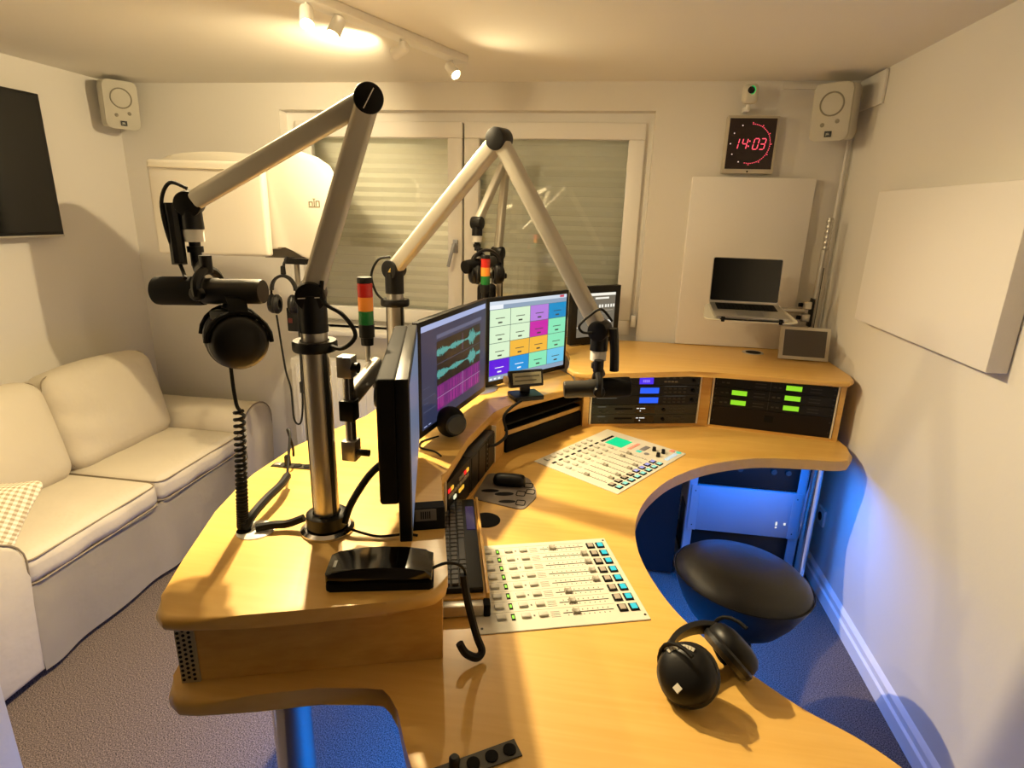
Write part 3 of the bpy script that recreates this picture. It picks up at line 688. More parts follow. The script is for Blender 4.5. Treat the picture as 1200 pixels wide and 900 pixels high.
bmesh.ops.solidify(bm, geom=bm.faces[:], thickness=.004); ob('skirt', bm, M_FABRIC, sofa, world=True, ang=60)
def rim(bm, x0, x1, y0, y1, z, r, rad=.03):
    pts = [(*p, z) for p in round_poly([(x0, y0), (x1, y0), (x1, y1), (x0, y1)], rad, 5)]
    tube(bm, pts, r, 6, closed=True)
for y0, y1 in ((SY1+.004, SYM-.003), (SYM+.003, SY2-.004)):
    bm = NB()
    def wrinkle(p, u):
        p.z += .004*math.sin(p.y*23+p.x*9)*max(0, 1-abs(u[1])) ; p.x += .004*math.sin(p.y*31)*max(0, u[0])
        return p
    rbox(bm, (-2.40, y0, .345), (SX1+.012, y1, .462), .04, (.012, .006, .014), n=12, sag=wrinkle); c = ob('seat_cushion', bm, M_FABRIC, sofa, world=True, ang=70)
    bm = NB(); rim(bm, -2.40, SX1+.012, y0+.004, y1-.004, .448, .0032, .05); rim(bm, -2.40, SX1+.014, y0+.004, y1-.004, .357, .0036, .05); ob('piping', bm, M_PIPE, c, world=True)
for k, (y0, y1) in enumerate(((SY1+.01, SYM-.004), (SYM+.004, SY2-.004))):
    bm = NB(); L = RY(math.radians(-13)); C0 = T(-2.405, 0, .665)
    def wr(p, u):
        p.x += .007*math.sin(p.z*40+p.y*12)*max(0, 1-abs(u[1]+1)*.9)*(1-u[2]**2)
        p.z += .012*(1-u[1]**2)*max(0, u[2])
        return p
    rbox(bm, (-.10, y0, -.235), (.10, y1, .225), .075, (.04, .012, .012), C0 @ L, n=14, sag=wr); c = ob('back_cushion', bm, M_FABRIC, sofa, world=True, ang=70)
    bm = NB(); pts = [(.045, p[0], p[1]) for p in round_poly([(y0+.004, -.22), (y1-.004, -.22), (y1-.004, .222), (y0+.004, .222)], .06, 6)]
    tube(bm, pts, .0032, 6, C0 @ L, closed=True); ob('piping', bm, M_PIPE, c, world=True)
bm = NB(); rbox(bm, (SX0-.03, SY1-.02, .10), (SX0+.13, SY2+.02, .83), .06, (.0, .0, .01)); ob('backrest', bm, M_FABRIC, sofa, world=True, ang=70)
for y0, y1, s in ((SY0, SY1, 1), (SY2, SY3, -1)):
    # rolled arm: profile in the (y,z) plane swept along x
    w_ = y1-y0; ym = (y0+y1)/2; prof = [(y0+.012, .03), (y0+.008, .30), (y0-.002, .40)]
    for a in range(0, 13): th = PI-a*PI/12; prof.append((ym+(w_/2+.006)*math.cos(th), .462+.118*math.sin(th)))
    prof += [(y1+.002, .40), (y1-.008, .30), (y1-.012, .03)]
    bm = NB(); Mx = Matrix(((0, 0, 1, 0), (1, 0, 0, 0), (0, 1, 0, 0), (0, 0, 0, 1)))
    prism(bm, prof, SX0-.01, SX1+.028, Mx, bev=.02, seg=3); c = ob('armrest', bm, M_FABRIC, sofa, world=True, ang=50)
    bm = NB(); tube(bm, [(SX1+.022, y, z) for y, z in prof[1:-1]], .0035, 6); ob('piping', bm, M_PIPE, c, world=True)
for x in (SX0+.05, SX1-.06):
    for y in (SY0+.06, SY3-.06):
        bm = NB(); cyl(bm, .022, .026, 0, .05, T(x, y, 0), 16); ob('foot', bm, M_DKGREY, sofa, world=True)
bm = NB(); rbox(bm, (-.19, -.055, -.19), (.19, .055, .19), .05, (0, .05, 0), I4, n=10, sag=lambda p, u: Vector((p.x*(1-.10*(1-u[2]**2)), p.y*(1-.75*max(abs(u[0]), abs(u[2]))**3), p.z*(1-.10*(1-u[0]**2)))))
o = ob('throw_pillow', bm, GINGHAM, None, T(-2.09, 1.50, .560) @ RZ(math.radians(14)) @ RX(math.radians(-52)) @ Matrix.Scale(.88, 4), ang=80); tag(o, 'beige and white checked throw pillow leaning on the near sofa arm', 'pillow')

# ================================================================ WALL THINGS
t = thing('television', 'black flat television mounted high on the left wall', 'television', T(-2.63, 1.99, 1.5))
bm = NB(); box(bm, (-2.655, 1.7, 1.62), (-2.625, 2.3, 1.98)); ob('mount', bm, M_BLACKM, t, world=True)
bm = NB(); box(bm, (-2.628, 1.42, 1.485), (-2.592, 2.545, 2.108), bev=.003); ob('case', bm, M_BLACK, t, world=True)
bm = NB(); box(bm, (-2.593, 1.43, 1.503), (-2.5905, 2.535, 2.098)); ob('screen', bm, M_SCREENOFF, t, world=True)
bm = NB(); box(bm, (-2.60, 1.42, 1.478), (-2.588, 2.545, 1.489), bev=.002); ob('lower_trim', bm, M_ALU, t, world=True)

def wall_speaker(label, M):
    t = thing('wall_speaker', label, 'loudspeaker', M, 'white wall speakers')
    out = lambda w, h, r: round_poly([(-w/2, -h/2), (w/2, -h/2), (w/2, h/2), (-w/2, h/2)], r, 5)
    bm = NB(); prism(bm, out(.150, .225, .025), 0, .11, RX(PI/2) @ T(0, 0, -.11+.02), bev=.012, seg=3); ob('cabinet', bm, M_OFFW, t)
    bm = NB(); prism(bm, out(.152, .228, .026), 0, .022, RX(PI/2) @ T(0, 0, .022), bev=.006, seg=3); b = ob('baffle', bm, M_OFFW2, t)
    Fy = -.044
    bm = NB(); tube(bm, [(.046*math.cos(a*PI/20), Fy-.001, .032+.046*math.sin(a*PI/20)) for a in range(40)], .0035, 6, closed=True); ob('cone_ring', bm, mat('speaker_ring', (138, 132, 116), .6), t)
    bm = NB(); lathe(bm, [(0, .004), (.03, .003), (.042, 0)], T(0, Fy, .032) @ RX(PI/2), 32); ob('cone', bm, M_OFFW2, t)
    for x in (-.028, .03):
        bm = NB(); lathe(bm, [(0, .003), (.006, .002), (.009, 0)], T(x, Fy, -.045+(.008 if x > 0 else -.004)) @ RX(PI/2), 16); ob('tweeter_dot', bm, mat('speaker_ring', (138, 132, 116), .6), t)
    bm = NB(); box(bm, (-.014, Fy-.003, -.098), (.014, Fy, -.074)); bd = ob('badge', bm, M_BLACK, t)
    me = text_mesh('JBL', .012); me.materials.append(mat('badge_print', (210, 205, 190), .5)); inst('badge_text', me, bd, T(0, Fy-.0035, -.086) @ RX(PI/2))
    bm = NB(); box(bm, (-.02, .09, -.02), (.02, .16, .02), bev=.004); ob('bracket', bm, M_OFFW, t)
    return t
wall_speaker('white wall speaker in the corner above the sofa', T(-2.515, 2.93, 2.125) @ RZ(math.radians(52)) @ RX(math.radians(6)))
wall_speaker('white wall speaker in the corner beside the red clock', T(.945, 2.915, 2.10) @ RZ(math.radians(-34)) @ RX(math.radians(6)))

t = thing('wall_clock', 'square digital clock with red numerals on the back wall', 'clock', T(.645, 3.04, 1.86))
bm = NB(); box(bm, (-.115, 0, -.006), (.115, .04, .246), bev=.004); ob('case', bm, mat('clock_case', (196, 188, 170), .4, metal=.3), t)
bm = NB(); box(bm, (-.104, -.002, .014), (.104, .001, .234)); ob('face', bm, mat('clock_face', (38, 22, 18), .25), t)
G_RED = glow('clock_red', (255, 84, 100), 1.3); cz = .124
SEG = {'1': 'bc', '4': 'fgbc', '0': 'abcdef', '3': 'abgcd'}
def digit(ch, x, w=.021, h=.046):
    bm = NB(); th = .0048; g = .0012; k = .17
    S = {'a': ((0, h), (w, h)), 'b': ((w, h), (w, h/2)), 'c': ((w, h/2), (w, 0)), 'd': ((0, 0), (w, 0)), 'e': ((0, 0), (0, h/2)), 'f': ((0, h/2), (0, h)), 'g': ((0, h/2), (w, h/2))}
    for c in SEG[ch]:
        (xa, za), (xb, zb) = S[c]; d = Vector((xb-xa, 0, zb-za)); L = d.length; d.normalize(); nrm = Vector((d.z, 0, -d.x)); p = Vector((xa, 0, za))
        pts = [p+d*(g+.002)-nrm*th/2, p+d*(L-g-.002)-nrm*th/2, p+d*(L-g), p+d*(L-g-.002)+nrm*th/2, p+d*(g+.002)+nrm*th/2, p+d*g]
        bm.faces.new([bm.verts.new((x+q.x+q.z*k, -.0026, cz-h/2+q.z)) for q in pts])
    ob('digit', bm, G_RED, t)
for ch, x in (('1', -.080), ('4', -.042), ('0', .008), ('3', .038)): digit(ch, x)
bm = NB()
for z in (-.010, .012): box(bm, (-.011+z*.17, -.0026, cz+z-.003), (-.005+z*.17, -.0022, cz+z+.003))
ob('colon', bm, G_RED, t)
bm = NB()
for sec in list(range(0, 33)):
    a = PI/2-sec*PI/30; rr = .085; cyl(bm, .0024, .0024, 0, .0006, T(rr*math.cos(a), -.002, cz+rr*math.sin(a)) @ RX(PI/2), 8)
    if sec % 5 == 0: rr = .091; cyl(bm, .0024, .0024, 0, .0006, T(rr*math.cos(a), -.002, cz+rr*math.sin(a)) @ RX(PI/2), 8)
tag(ob('second_dots', bm, G_RED, t), kind='stuff')
bm = NB()
for sec in (35, 40, 45, 50, 55):
    a = PI/2-sec*PI/30; cyl(bm, .0028, .0028, 0, .0006, T(.091*math.cos(a), -.002, cz+.091*math.sin(a)) @ RX(PI/2), 8)
tag(ob('hour_dots', bm, glow('clock_pale', (255, 225, 205)), t), kind='stuff')
bm = NB(); cyl(bm, .004, .004, 0, .003, T(0, 0, .003) @ RX(PI/2), 12); ob('sensor', bm, M_BLACKM, t)

t = thing('ceiling_camera', 'small white camera with black lens above the red clock', 'camera', T(.605, 3.02, 2.12))
bm = NB(); box(bm, (-.012, 0, 0), (.012, .06, .02), bev=.003); tube(bm, [(0, 0, .01), (0, -.01, .03)], .008, 8); ob('bracket', bm, M_WHITE, t)
bm = NB(); rbox(bm, (-.034, -.055, .025), (.034, .0, .108), .022, n=3); ob('body', bm, M_OFFW, t, ang=60)
bm = NB(); lathe(bm, [(0, .006), (.010, .005), (.016, 0)], T(-.002, -.054, .078) @ RX(PI/2), 24); ob('lens', bm, M_BLACK, t)
bm = NB(); tube(bm, [(-.002+.0165*math.cos(a*PI/10), -.0545, .078+.0165*math.sin(a*PI/10)) for a in range(-5, 6)], .002, 6); ob('light_ring', bm, glow('ring_green', (40, 190, 90)), t)

bm = NB(); box(bm, (.402, 3.035, 1.022), (.958, 3.079, 1.837), bev=.004); tag(ob('acoustic_panel', bm, M_FELT), 'pale flat acoustic panel on the back wall behind the laptop', 'acoustic panel')
bm = NB(); box(bm, (1.042, 1.69, 1.268), (1.098, 2.56, 1.765), bev=.004); tag(ob('acoustic_panel', bm, M_FELT), 'large white acoustic panel on the right wall', 'acoustic panel')
bm = NB(); box(bm, (1.086, 2.815, 2.12), (1.099, 3.07, 2.25), bev=.003); tag(ob('cable_duct', bm, M_WALL), 'white cable duct box in the ceiling corner by the speaker', 'cable duct')
bm = NB(); tube(bm, [(1.075, 3.05, 2.12), (1.072, 3.055, 1.6), (1.075, 3.05, 1.03)], .008, 8); box(bm, (.76, 3.062, 2.22), (1.06, 3.079, 2.24)); tag(ob('cable_conduit', bm, M_WALL), 'thin white cable conduit down the corner behind the laptop pole', 'cable conduit')

# laptop stand: pole with articulated glass tray
t = thing('laptop_stand', 'chrome pole with swing arm and clear laptop tray on the desk', 'laptop stand', T(1.02, 2.95, ZR))
bm = NB(); cyl(bm, .019, .019, .0, .50, seg=24); cyl(bm, .03, .03, 0, .012, seg=24); ob('pole', bm, M_ALU, t)
bm = NB()
for i in range(6): cyl(bm, .0155, .0155, .50+.024*i, .515+.024*i, seg=20, bev=.002); cyl(bm, .013, .013, .515+.024*i, .524+.024*i, seg=20)
ob('pole_top', bm, M_ALU, t)
bm = NB(); box(bm, (-.001, -.0205, .06), (.003, -.018, .42)); ob('cable_slot', bm, M_DKGREY, t)
for z in (.165, .225):
    bm = NB(); box(bm, (-.06, -.02, z), (-.022, .02, z+.035), bev=.003); ob('clamp', bm, M_ALU, t)
    bm = NB(); cyl(bm, .010, .010, 0, .016, T(-.06, 0, z+.017) @ RY(-PI/2), 16); ob('clamp_screw', bm, M_BLACKM, t)
bm = NB(); box(bm, (-.022, -.023, .14), (-.012, .023, .275), bev=.003); ob('clamp_plate', bm, M_BLACK, t)
bm = NB(); tube(bm, [(-.05, 0, .215), (-.19, -.03, .215), (-.36, -.12, .215)], .014, 10); ob('swing_arm', bm, M_ALU, t)
trayM = T(.655, 2.72, 1.246) @ RZ(math.radians(-2)) @ RX(math.radians(8))
bm = NB(); prism(bm, round_poly([(-.20, -.13), (.20, -.13), (.165, .12), (-.165, .12)], .05, 5), -.004, .002, trayM, bev=.0015, seg=1); ob('tray', bm, mat('clear_acrylic', (214, 208, 190), .2), t, world=True)
bm = NB(); box(bm, (-.13, -.132, .002), (.13, -.127, .007), trayM); ob('stop_bar', bm, M_BLACK, t, world=True)
for x in (-.118, .118):
    bm = NB(); cyl(bm, .008, .008, 0, .02, trayM @ T(x, -.128, -.006), 12); ob('stop_peg', bm, M_BLACKM, t, world=True)
# laptop
lapM = trayM @ T(0, .0, .002)
t = thing('laptop', 'silver laptop with dark screen open on the tray of the chrome pole', 'laptop', lapM)
bm = NB(); prism(bm, round_poly([(-.152, -.122), (.152, -.122), (.152, .098), (-.152, .098)], .012, 4), .002, .014, bev=.002, seg=2); ob('base', bm, M_ALU, t)
bm = NB(); box(bm, (-.128, -.015, .0142), (.128, .082, .0150)); ob('keyboard_well', bm, M_BLACKM, t)
bm = NB()
for r in range(6):
    for c in range(14): box(bm, (-.126+.0182*c, -.012+.0155*r, .015), (-.1105+.0182*c, .0012+.0155*r, .0162))
tag(ob('keys', bm, M_BLACK, t), kind='stuff')
bm = NB(); box(bm, (-.055, -.105, .0141), (.055, -.028, .0146)); ob('touchpad', bm, mat('touchpad', (170, 166, 158), .3, metal=.6), t)
lid = T(0, .098, .010) @ RX(math.radians(-14))
bm = NB(); prism(bm, round_poly([(-.152, 0), (.152, 0), (.152, .208), (-.152, .208)], .010, 4), -.006, 0, lid @ RX(PI/2), bev=.0015, seg=1); l_ = ob('lid', bm, M_ALU, t)
bm = NB(); prism(bm, round_poly([(-.149, .012), (.149, .012), (.149, .205), (-.149, .205)], .008, 4), 0, .0008, lid @ RX(PI/2) @ T(0, 0, .0), bev=0); ob('screen', bm, M_SCREENOFF, l_)

# white framed touch panel on the right bridge
M_ = T(.955, 2.80, ZR) @ RZ(math.radians(-4)) @ RX(math.radians(-12))
t = thing('touch_panel', 'white-framed grey touch screen leaning on the bridge beside the pole', 'touch screen', M_)
bm = NB(); box(bm, (-.108, 0, .006), (.108, .018, .158), bev=.004); ob('frame', bm, M_OFFW, t)
bm = NB(); box(bm, (-.091, -.001, .022), (.091, .001, .144)); ob('screen', bm, mat('panel_screen', (84, 78, 72), .3), t)
bm = NB(); box(bm, (-.05, .018, .008), (.05, .07, .02), bev=.003); ob('stand', bm, M_BLACKM, t)

# ================================================================ ISOLATION BOOTH ON STAND
PX, PY = -1.385, 2.53
bt = thing('vocal_booth', 'white fabric microphone isolation booth on a floor stand behind the desk', 'vocal booth', T(PX, PY, 0))
Mb = T(-1.935, 2.345, 1.432) @ RZ(math.radians(7.8))
bm = NB(); rbox(bm, (0, 0, 0), (.492, .055, .392), .014, (.0, .006, 0), Mb, n=6); fp = ob('front_panel', bm, M_WHITEFELT, bt, world=True, ang=60)
bm = NB(); tube(bm, [(.01, -.004, .362), (.48, -.004, .357)], .0045, 6, Mb); ob('seam', bm, mat('booth_piping', (214, 206, 186), .8), fp, world=True)
out = [(-.01, .0), (.53, 0), (.53, .40)]+[(.53-.54*i/16, .40+.038*math.sin(PI*i/16)**.55) for i in range(1, 16)]+[(-.01, .40)]
bm = NB(); prism(bm, out, -.05, 0, Mb @ T(0, .12, .0) @ RX(PI/2), bev=.012, seg=2); ob('back_panel', bm, M_WHITEFELT, bt, world=True)
wing = [(-.01, .03), (.03, .03), (.06, .05), (.095, .025), (.13, .0), (.17, -.012), (.225, .002), (.255, .135), (.280, .27), (.295, .345), (.270, .392), (.220, .425), (.150, .446), (.08, .45), (-.01, .45)]
Mw = T(-1.468, 2.47, 1.432) @ RZ(math.radians(12))
bm = NB(); prism(bm, wing, -.05, 0, Mw @ T(0, .05, 0) @ RX(PI/2) @ T(0, 0, .05), bev=.008, seg=2); wg = ob('side_wing', bm, M_WHITEFELT, bt, world=True)
lg = NB()   # small embossed mark on the wing
for (x0, z0, x1, z1) in ((.0, 0, .048, .004), (0, .006, .004, .024), (.004, .020, .018, .024), (.014, .006, .018, .02), (.022, .004, .026, .034), (.030, .006, .034, .028), (.034, .024, .048, .028), (.044, .004, .048, .024), (.018, .034, .030, .037)):
    box(lg, (x0, -.0010, z0), (x1, 0, z1), Mw @ T(.178, -.0005, .215))
ob('emblem', lg, mat('booth_emblem', (128, 122, 98), .7), wg, world=True)
bm = NB(); prism(bm, [(-.05, -.012), (.185, -.012), (.165, .055), (.13, .085), (.085, .095), (.045, .055), (-.05, .05)], -.30, -.055, Mw @ RX(PI/2), bev=.004, seg=1); ob('floor_foam', bm, M_GREYFOAM, bt, world=True)
bm = NB(); cyl(bm, .012, .012, .15, 1.42, T(PX, PY, 0), 16); cyl(bm, .018, .018, .10, .80, T(PX, PY, 0), 16); ob('pole', bm, mat('stand_grey', (150, 145, 135), .4, metal=.7), bt, world=True)
bm = NB(); cyl(bm, .03, .03, .78, .83, T(PX, PY, 0), 16); ob('clamp', bm, M_BLACK, bt, world=True); bm = NB(); box(bm, (PX-.05, PY-.02, 1.395), (PX+.05, PY+.02, 1.419)); ob('mount_plate', bm, M_BLACK, bt, world=True)
for a in (0.4, 2.5, 4.6):
    bm = NB(); tube(bm, [(PX, PY, .18), (PX+.27*math.cos(a), PY+.27*math.sin(a), .012)], .011, 10); ob('leg', bm, M_BLACK, bt, world=True)
bm = NB(); box(bm, (PX-.04, PY-.055, 1.09), (PX+.02, PY-.019, 1.20), bev=.004); x = ob('headphone_amplifier', bm, M_BLACK); tag(x, 'small black headphone amplifier box clipped to the booth stand', 'amplifier')
bm = NB(); box(bm, (PX-.033, PY-.057, 1.13), (PX-.013, PY-.055, 1.152)); k_ = ob('indicator', bm, mat('dim_red', (120, 40, 30), .4), x)

# ================================================================ HEADPHONES
def headphones(label, M, s=1.0, spread=.075, cupr=.047, band=.095, cat_name='headphones', swivel=0., bandmat=None, tilt=0.):
    """cups on the X axis at +-spread, band arching to +Z"""
    t = thing(cat_name, label, 'headphones', M @ Matrix.Scale(s, 4), 'black headphones')
    for sgn in (-1, 1):
        F = T(sgn*spread, 0, 0) @ RZ(tilt if sgn < 0 else -tilt*.9) @ RY(sgn*(PI/2-swivel))
        bm = NB(); lathe(bm, [(0, .030), (cupr*.45, .029), (cupr*.8, .023), (cupr*.97, .012), (cupr, .0), (cupr*.98, -.004), (0, -.004)], F, 36); c = ob('ear_cup', bm, M_BLACK, t)
        bm = NB(); lathe(bm, [(cupr*.5, -.022), (cupr*.85, -.024), (cupr*1.03, -.016), (cupr*1.05, -.008), (cupr*.98, -.003), (cupr*.5, -.003)], F, 36); ob('ear_pad', bm, M_LEATHER, c)
        bm = NB(); tube(bm, [(sgn*(spread+.012), cupr*1.06*math.cos(a*PI/10), cupr*1.06*math.sin(a*PI/10)) for a in range(11)], .004, 6); tube(bm, [(sgn*(spread+.012), 0, cupr*1.06), (sgn*(spread+.008), 0, band*.75)], .005, 6); ob('yoke', bm, M_BLACKM, t)
    bm = NB(); pts = [((spread+.008)*math.cos(a*PI/16), 0, band*.6+(band*.62)*math.sin(a*PI/16)) for a in range(17)]
    n = len(pts); rings = []
    for i, p in enumerate(pts):
        d = Vector((math.cos(i*PI/16), 0, math.sin(i*PI/16)))
        rings.append([bm.verts.new(Vector(p)+d*dx+Vector((0, dy, 0))) for dx, dy in ((-.006, -.014), (.004, -.016), (.006, 0), (.004, .016), (-.006, .014), (-.008, 0))])
    for a, b in zip(rings[:-1], rings[1:]):
        for k in range(6): bm.faces.new((a[k], a[(k+1) % 6], b[(k+1) % 6], b[k]))
    bm.faces.new(rings[0]); bm.faces.new(list(reversed(rings[-1]))); ob('headband', bm, bandmat or M_LEATHER, t)
    return t
# on the booth stand
headphones('black headphones hanging from a hook on the booth stand', T(-1.408, 2.44, 1.222) @ RZ(math.radians(12)), 1.0, .045, .042, .105)
bm = NB(); tube(bm, [(-1.404, 2.484, 1.43), (-1.406, 2.456, 1.40), (-1.406, 2.445, 1.356)], .006, 8); lathe(bm, [(0, .04), (.010, .035), (.012, 0), (0, -.004)], T(-1.406, 2.445, 1.356), 12); tag(ob('headphone_hook', bm, M_BLACK), 'small black hook under the white booth holding headphones', 'hook')
def cable(label, pts, r=.0032, m=M_RUBBER, smooth=6, coil=None, cat='cable', name='cable'):
    bm = NB(); tube(bm, pts, r, 8, smooth=smooth)
    if coil:
        p, q, R_, turns, cr_ = coil; p = Vector(p); q = Vector(q); F = frame(p, q-p); L = (q-p).length; n = int(turns*12)
        tube(bm, [F @ Vector((R_*math.cos(i*2*PI/12), R_*math.sin(i*2*PI/12), L*(1-(1-i/n)**1.7)*.0+L*(1.7*(i/n)-.7*(i/n)**2))) for i in range(n+1)], cr_, 6)
    o = ob(name, bm, m); return tag(o, label, cat)
cable('black cable looping down from the headphones on the booth stand', [(-1.447, 2.429, 1.173), (-1.414, 2.407, .929), (-1.381, 2.384, .84), (-1.359, 2.351, .707), (-1.331, 2.351, .685), (-1.325, 2.373, .752), (-1.342, 2.418, .907), (-1.37, 2.477, 1.09)], .0045)

# ================================================================ MICROPHONE ARMS
def oriented_bar(bm, A, B, n, w, th, ext=0.):
    A = Vector(A); B = Vector(B); d = (B-A).normalized(); n = Vector(n); n = (n-d*n.dot(d)).normalized(); F = frame(A, d, n)
    L = (B-A).length
    prism(bm, round_poly([(-th/2, -w/2), (th/2, -w/2), (th/2, w/2), (-th/2, w/2)], th*.30, 4), -ext, L+ext, F)
def mic_arm(label, base, J, E, End, micdrop, mark=None, w=.046, th=.040, axis=None):
    base = Vector(base); J = Vector(J); E = Vector(E); End = Vector(End)
    t = thing('microphone_stand', label, 'microphone arm', T(*base), 'silver microphone arms')
    n = (E-J).cross(End-E).normalized() if axis is None else Vector(axis).normalized()
    if n.y > 0: n = -n
    bm = NB(); lathe(bm, [(0, .012), (.052, .012), (.060, .006), (.060, 0), (0, 0)], T(*base), 40); ob('base_ring', bm, M_CHROME, t, world=True)
    bm = NB(); lathe(bm, [(.031, .012), (.046, .014), (.046, .042), (.040, .046), (.031, .046)], T(*base), 40); ob('base_collar', bm, M_BLACK, t, world=True)
    zt = J.z-.105-base.z
    bm = NB(); cyl(bm, .0285, .0285, 0, zt, T(*base), 36); po = ob('pole', bm, M_ALU, t, world=True)
    for a in (.6, 2.7, 4.8):
        bm = NB(); box(bm, (.0265, -.005, .05), (.0292, .005, zt-.01), T(*base) @ RZ(a+PI)); ob('slot', bm, M_DKGREY, po, world=True)
    bm = NB(); lathe(bm, [(.030, zt-.012), (.044, zt-.012), (.046, zt-.008), (.046, zt+.006), (.044, zt+.010), (.030, zt+.010)], T(*base), 40); ob('collar', bm, M_BLACK, t, world=True)
    bm = NB(); cyl(bm, .027, .027, zt, zt+.03, T(*base), 32); ob('neck', bm, M_ALU, t, world=True)
    bm = NB(); cyl(bm, .0295, .0295, zt+.028, J.z-base.z, T(*base), 32); cyl(bm, .030, .030, -.0275, .0275, frame(J, n), 36, bev=.003); ob('joint_housing', bm, M_BLACK, t, world=True)
    bm = NB(); oriented_bar(bm, J, E, n, w, th); ob('lower_arm', bm, M_ARM, t, world=True)
    bm = NB(); cyl(bm, .029, .029, -.0265, .0265, frame(E, n), 36, bev=.003); el = ob('elbow', bm, M_BLACK, t, world=True)
    bm = NB(); oriented_bar(bm, E, End, n, w*.9, th*.95); ob('upper_arm', bm, M_ARM, t, world=True)
    if mark: bm = NB(); box(bm, (-.021, -.001, .0266), (.021, .001, .0272), frame(E, n, (.5, 0, .8)) ); ob('mark', bm, M_WHITE, el, world=True); bm = NB(); box(bm, (-.024, -.001, .0276), (.024, .001, .0282), frame(J, n, (1, 0, 0))); ob('mark', bm, M_WHITE, t, world=True)
    bm = NB(); cyl(bm, .0275, .0275, -.024, .024, frame(End, n), 32, bev=.003); cyl(bm, .024, .022, -.055, 0, T(*End), 24); ob('end_joint', bm, M_BLACK, t, world=True)
    z = End.z
    bm = NB(); cyl(bm, .0215, .0215, -.082, -.055, T(*End), 28); ob('swivel_ring', bm, M_WHITE, t, world=True)
    bm = NB(); cyl(bm, .012, .012, -micdrop, -.082, T(*End), 20); cyl(bm, .017, .017, -.105, -.092, T(*End), 20); ob('stem', bm, M_BLACK, t, world=True)
    return t, n
def microphone(label, c, ax, L, r, yoke_up=.05, foam=True):
    """end-address broadcast microphone with yoke; c = centre, ax = direction of the windscreen end"""
    ax = Vector(ax).normalized(); F = frame(c, ax)
    t = thing('microphone', label, 'microphone', T(*c), 'black broadcast microphones')
    def loc(bm): return bm
    bm = NB(); lathe(bm, [(0, L*.5), (r*.80, L*.5), (r*.97, L*.485), (r*1.0, L*.45), (r*1.0, .02), (r*.97, .012), (r*.6, .01)], F, 36); ob('windscreen', bm, M_BLACKM, t, world=True)
    bm = NB(); lathe(bm, [(r*.6, .014), (r*.9, .010), (r*.92, -.02), (r*.86, -.024), (r*.86, -L*.47), (r*.80, -L*.5), (0, -L*.5)], F, 36); ob('body', bm, mat('mic_body', (52, 50, 46), .36, metal=.3), t, world=True)
    side = ax.cross(Vector((0, 0, 1))).normalized(); up = Vector((0, 0, 1)); c = Vector(c)
    bm = NB(); pts = [c-side*(r+.012)-up*.004, c-side*(r+.012)+up*(r*.7), c-side*(r*.7)+up*(r+.010), c+up*(r+.014), c+side*(r*.7)+up*(r+.010), c+side*(r+.012)+up*(r*.7), c+side*(r+.012)-up*.004]
    tube(bm, pts, .010, 8, smooth=3); ob('yoke', bm, M_BLACK, t, world=True)
    for s in (-1, 1):
        bm = NB(); cyl(bm, .016, .014, 0, .014, frame(c+side*s*(r+.006), side*s), 20, bev=.002); ob('yoke_knob', bm, M_BLACK, t, world=True)
    bm = NB(); cyl(bm, .013, .013, 0, yoke_up, T(*(c+up*(r+.01))), 18); ob('mount', bm, M_BLACK, t, world=True)
    return t
# arm one (nearest, over the sofa side)
b1 = Vector((-.585, 1.118, ZU)); J1 = Vector((-.585, 1.118, 1.477)); E1 = Vector((-.475, 1.193, 1.856)); D1 = Vector((-.901, 1.207, 1.650))
mic_arm('silver microphone arm nearest the camera reaching over towards the sofa', b1, J1, E1, D1, .135, mark=True, axis=(.36, -.92, -.12))
C1 = Vector((-.838, 1.150, 1.468))
microphone('black broadcast microphone on the nearest arm in front of the white booth', C1, (-1, -.06, -.03), .245, .031, .035)
bm = NB(); tube(bm, [D1+Vector((0, 0, -.125)), D1+Vector((.01, -.01, -.142)), C1+Vector((0, 0, .062))], .012, 10); tube(bm, [D1+Vector((-.03, -.02, .0)), D1+Vector((-.028, -.02, -.06)), D1+Vector((-.02, -.03, -.13))], .016, 10, smooth=4)
tag(ob('shock_mount', bm, M_BLACK), 'black clip joining the nearest arm to its microphone', 'microphone clip')
cable('short black microphone cable looping at the end of the nearest arm', [D1+Vector((.02, -.03, .03)), D1+Vector((-.015, -.035, .04)), D1+Vector((-.04, -.035, .0)), D1+Vector((-.035, -.035, -.07)), D1+Vector((-.012, -.035, -.14)), C1+Vector((-.03, -.03, .03))], .004)
cable('black cable looping from the nearest arm joint to its collar', [J1+Vector((.03, -.01, .03)), J1+Vector((.035, -.02, -.01)), J1+Vector((.075, -.02, -.035)), J1+Vector((.10, -.02, -.075)), J1+Vector((.07, -.02, -.105)), J1+Vector((.03, -.01, -.10))], .0045)
# headphones hanging below the nearest microphone
hd = (Vector((0, 0, 1.40))-Vector((-.776, 1.12, 1.37))); ha = math.atan2(hd.y, hd.x)
headphones('large black headphones hanging below the nearest microphone', T(-.776, 1.135, 1.372) @ RZ(ha+math.radians(6)) @ RX(math.radians(-4)), 1.2, .032, .05, .058, bandmat=M_BLACKM)
bm = NB(); box(bm, (-.82, 1.115, 1.412), (-.74, 1.145, 1.432), bev=.004); tube(bm, [(-.80, 1.14, 1.43), (-.80, 1.16, 1.45)], .008, 8); tag(ob('headphone_hook', bm, M_BLACK), 'black bracket under the nearest microphone holding headphones', 'hook')
cable('black coiled headphone cable hanging from the nearest microphone to the desk', [(-.772, 1.10, 1.315), (-.766, 1.092, 1.27), (-.758, 1.085, 1.235), (-.75, 1.082, 1.225)], .004, coil=((-.752, 1.083, 1.225), (-.768, 1.072, .945), .0095, 30, .0040))
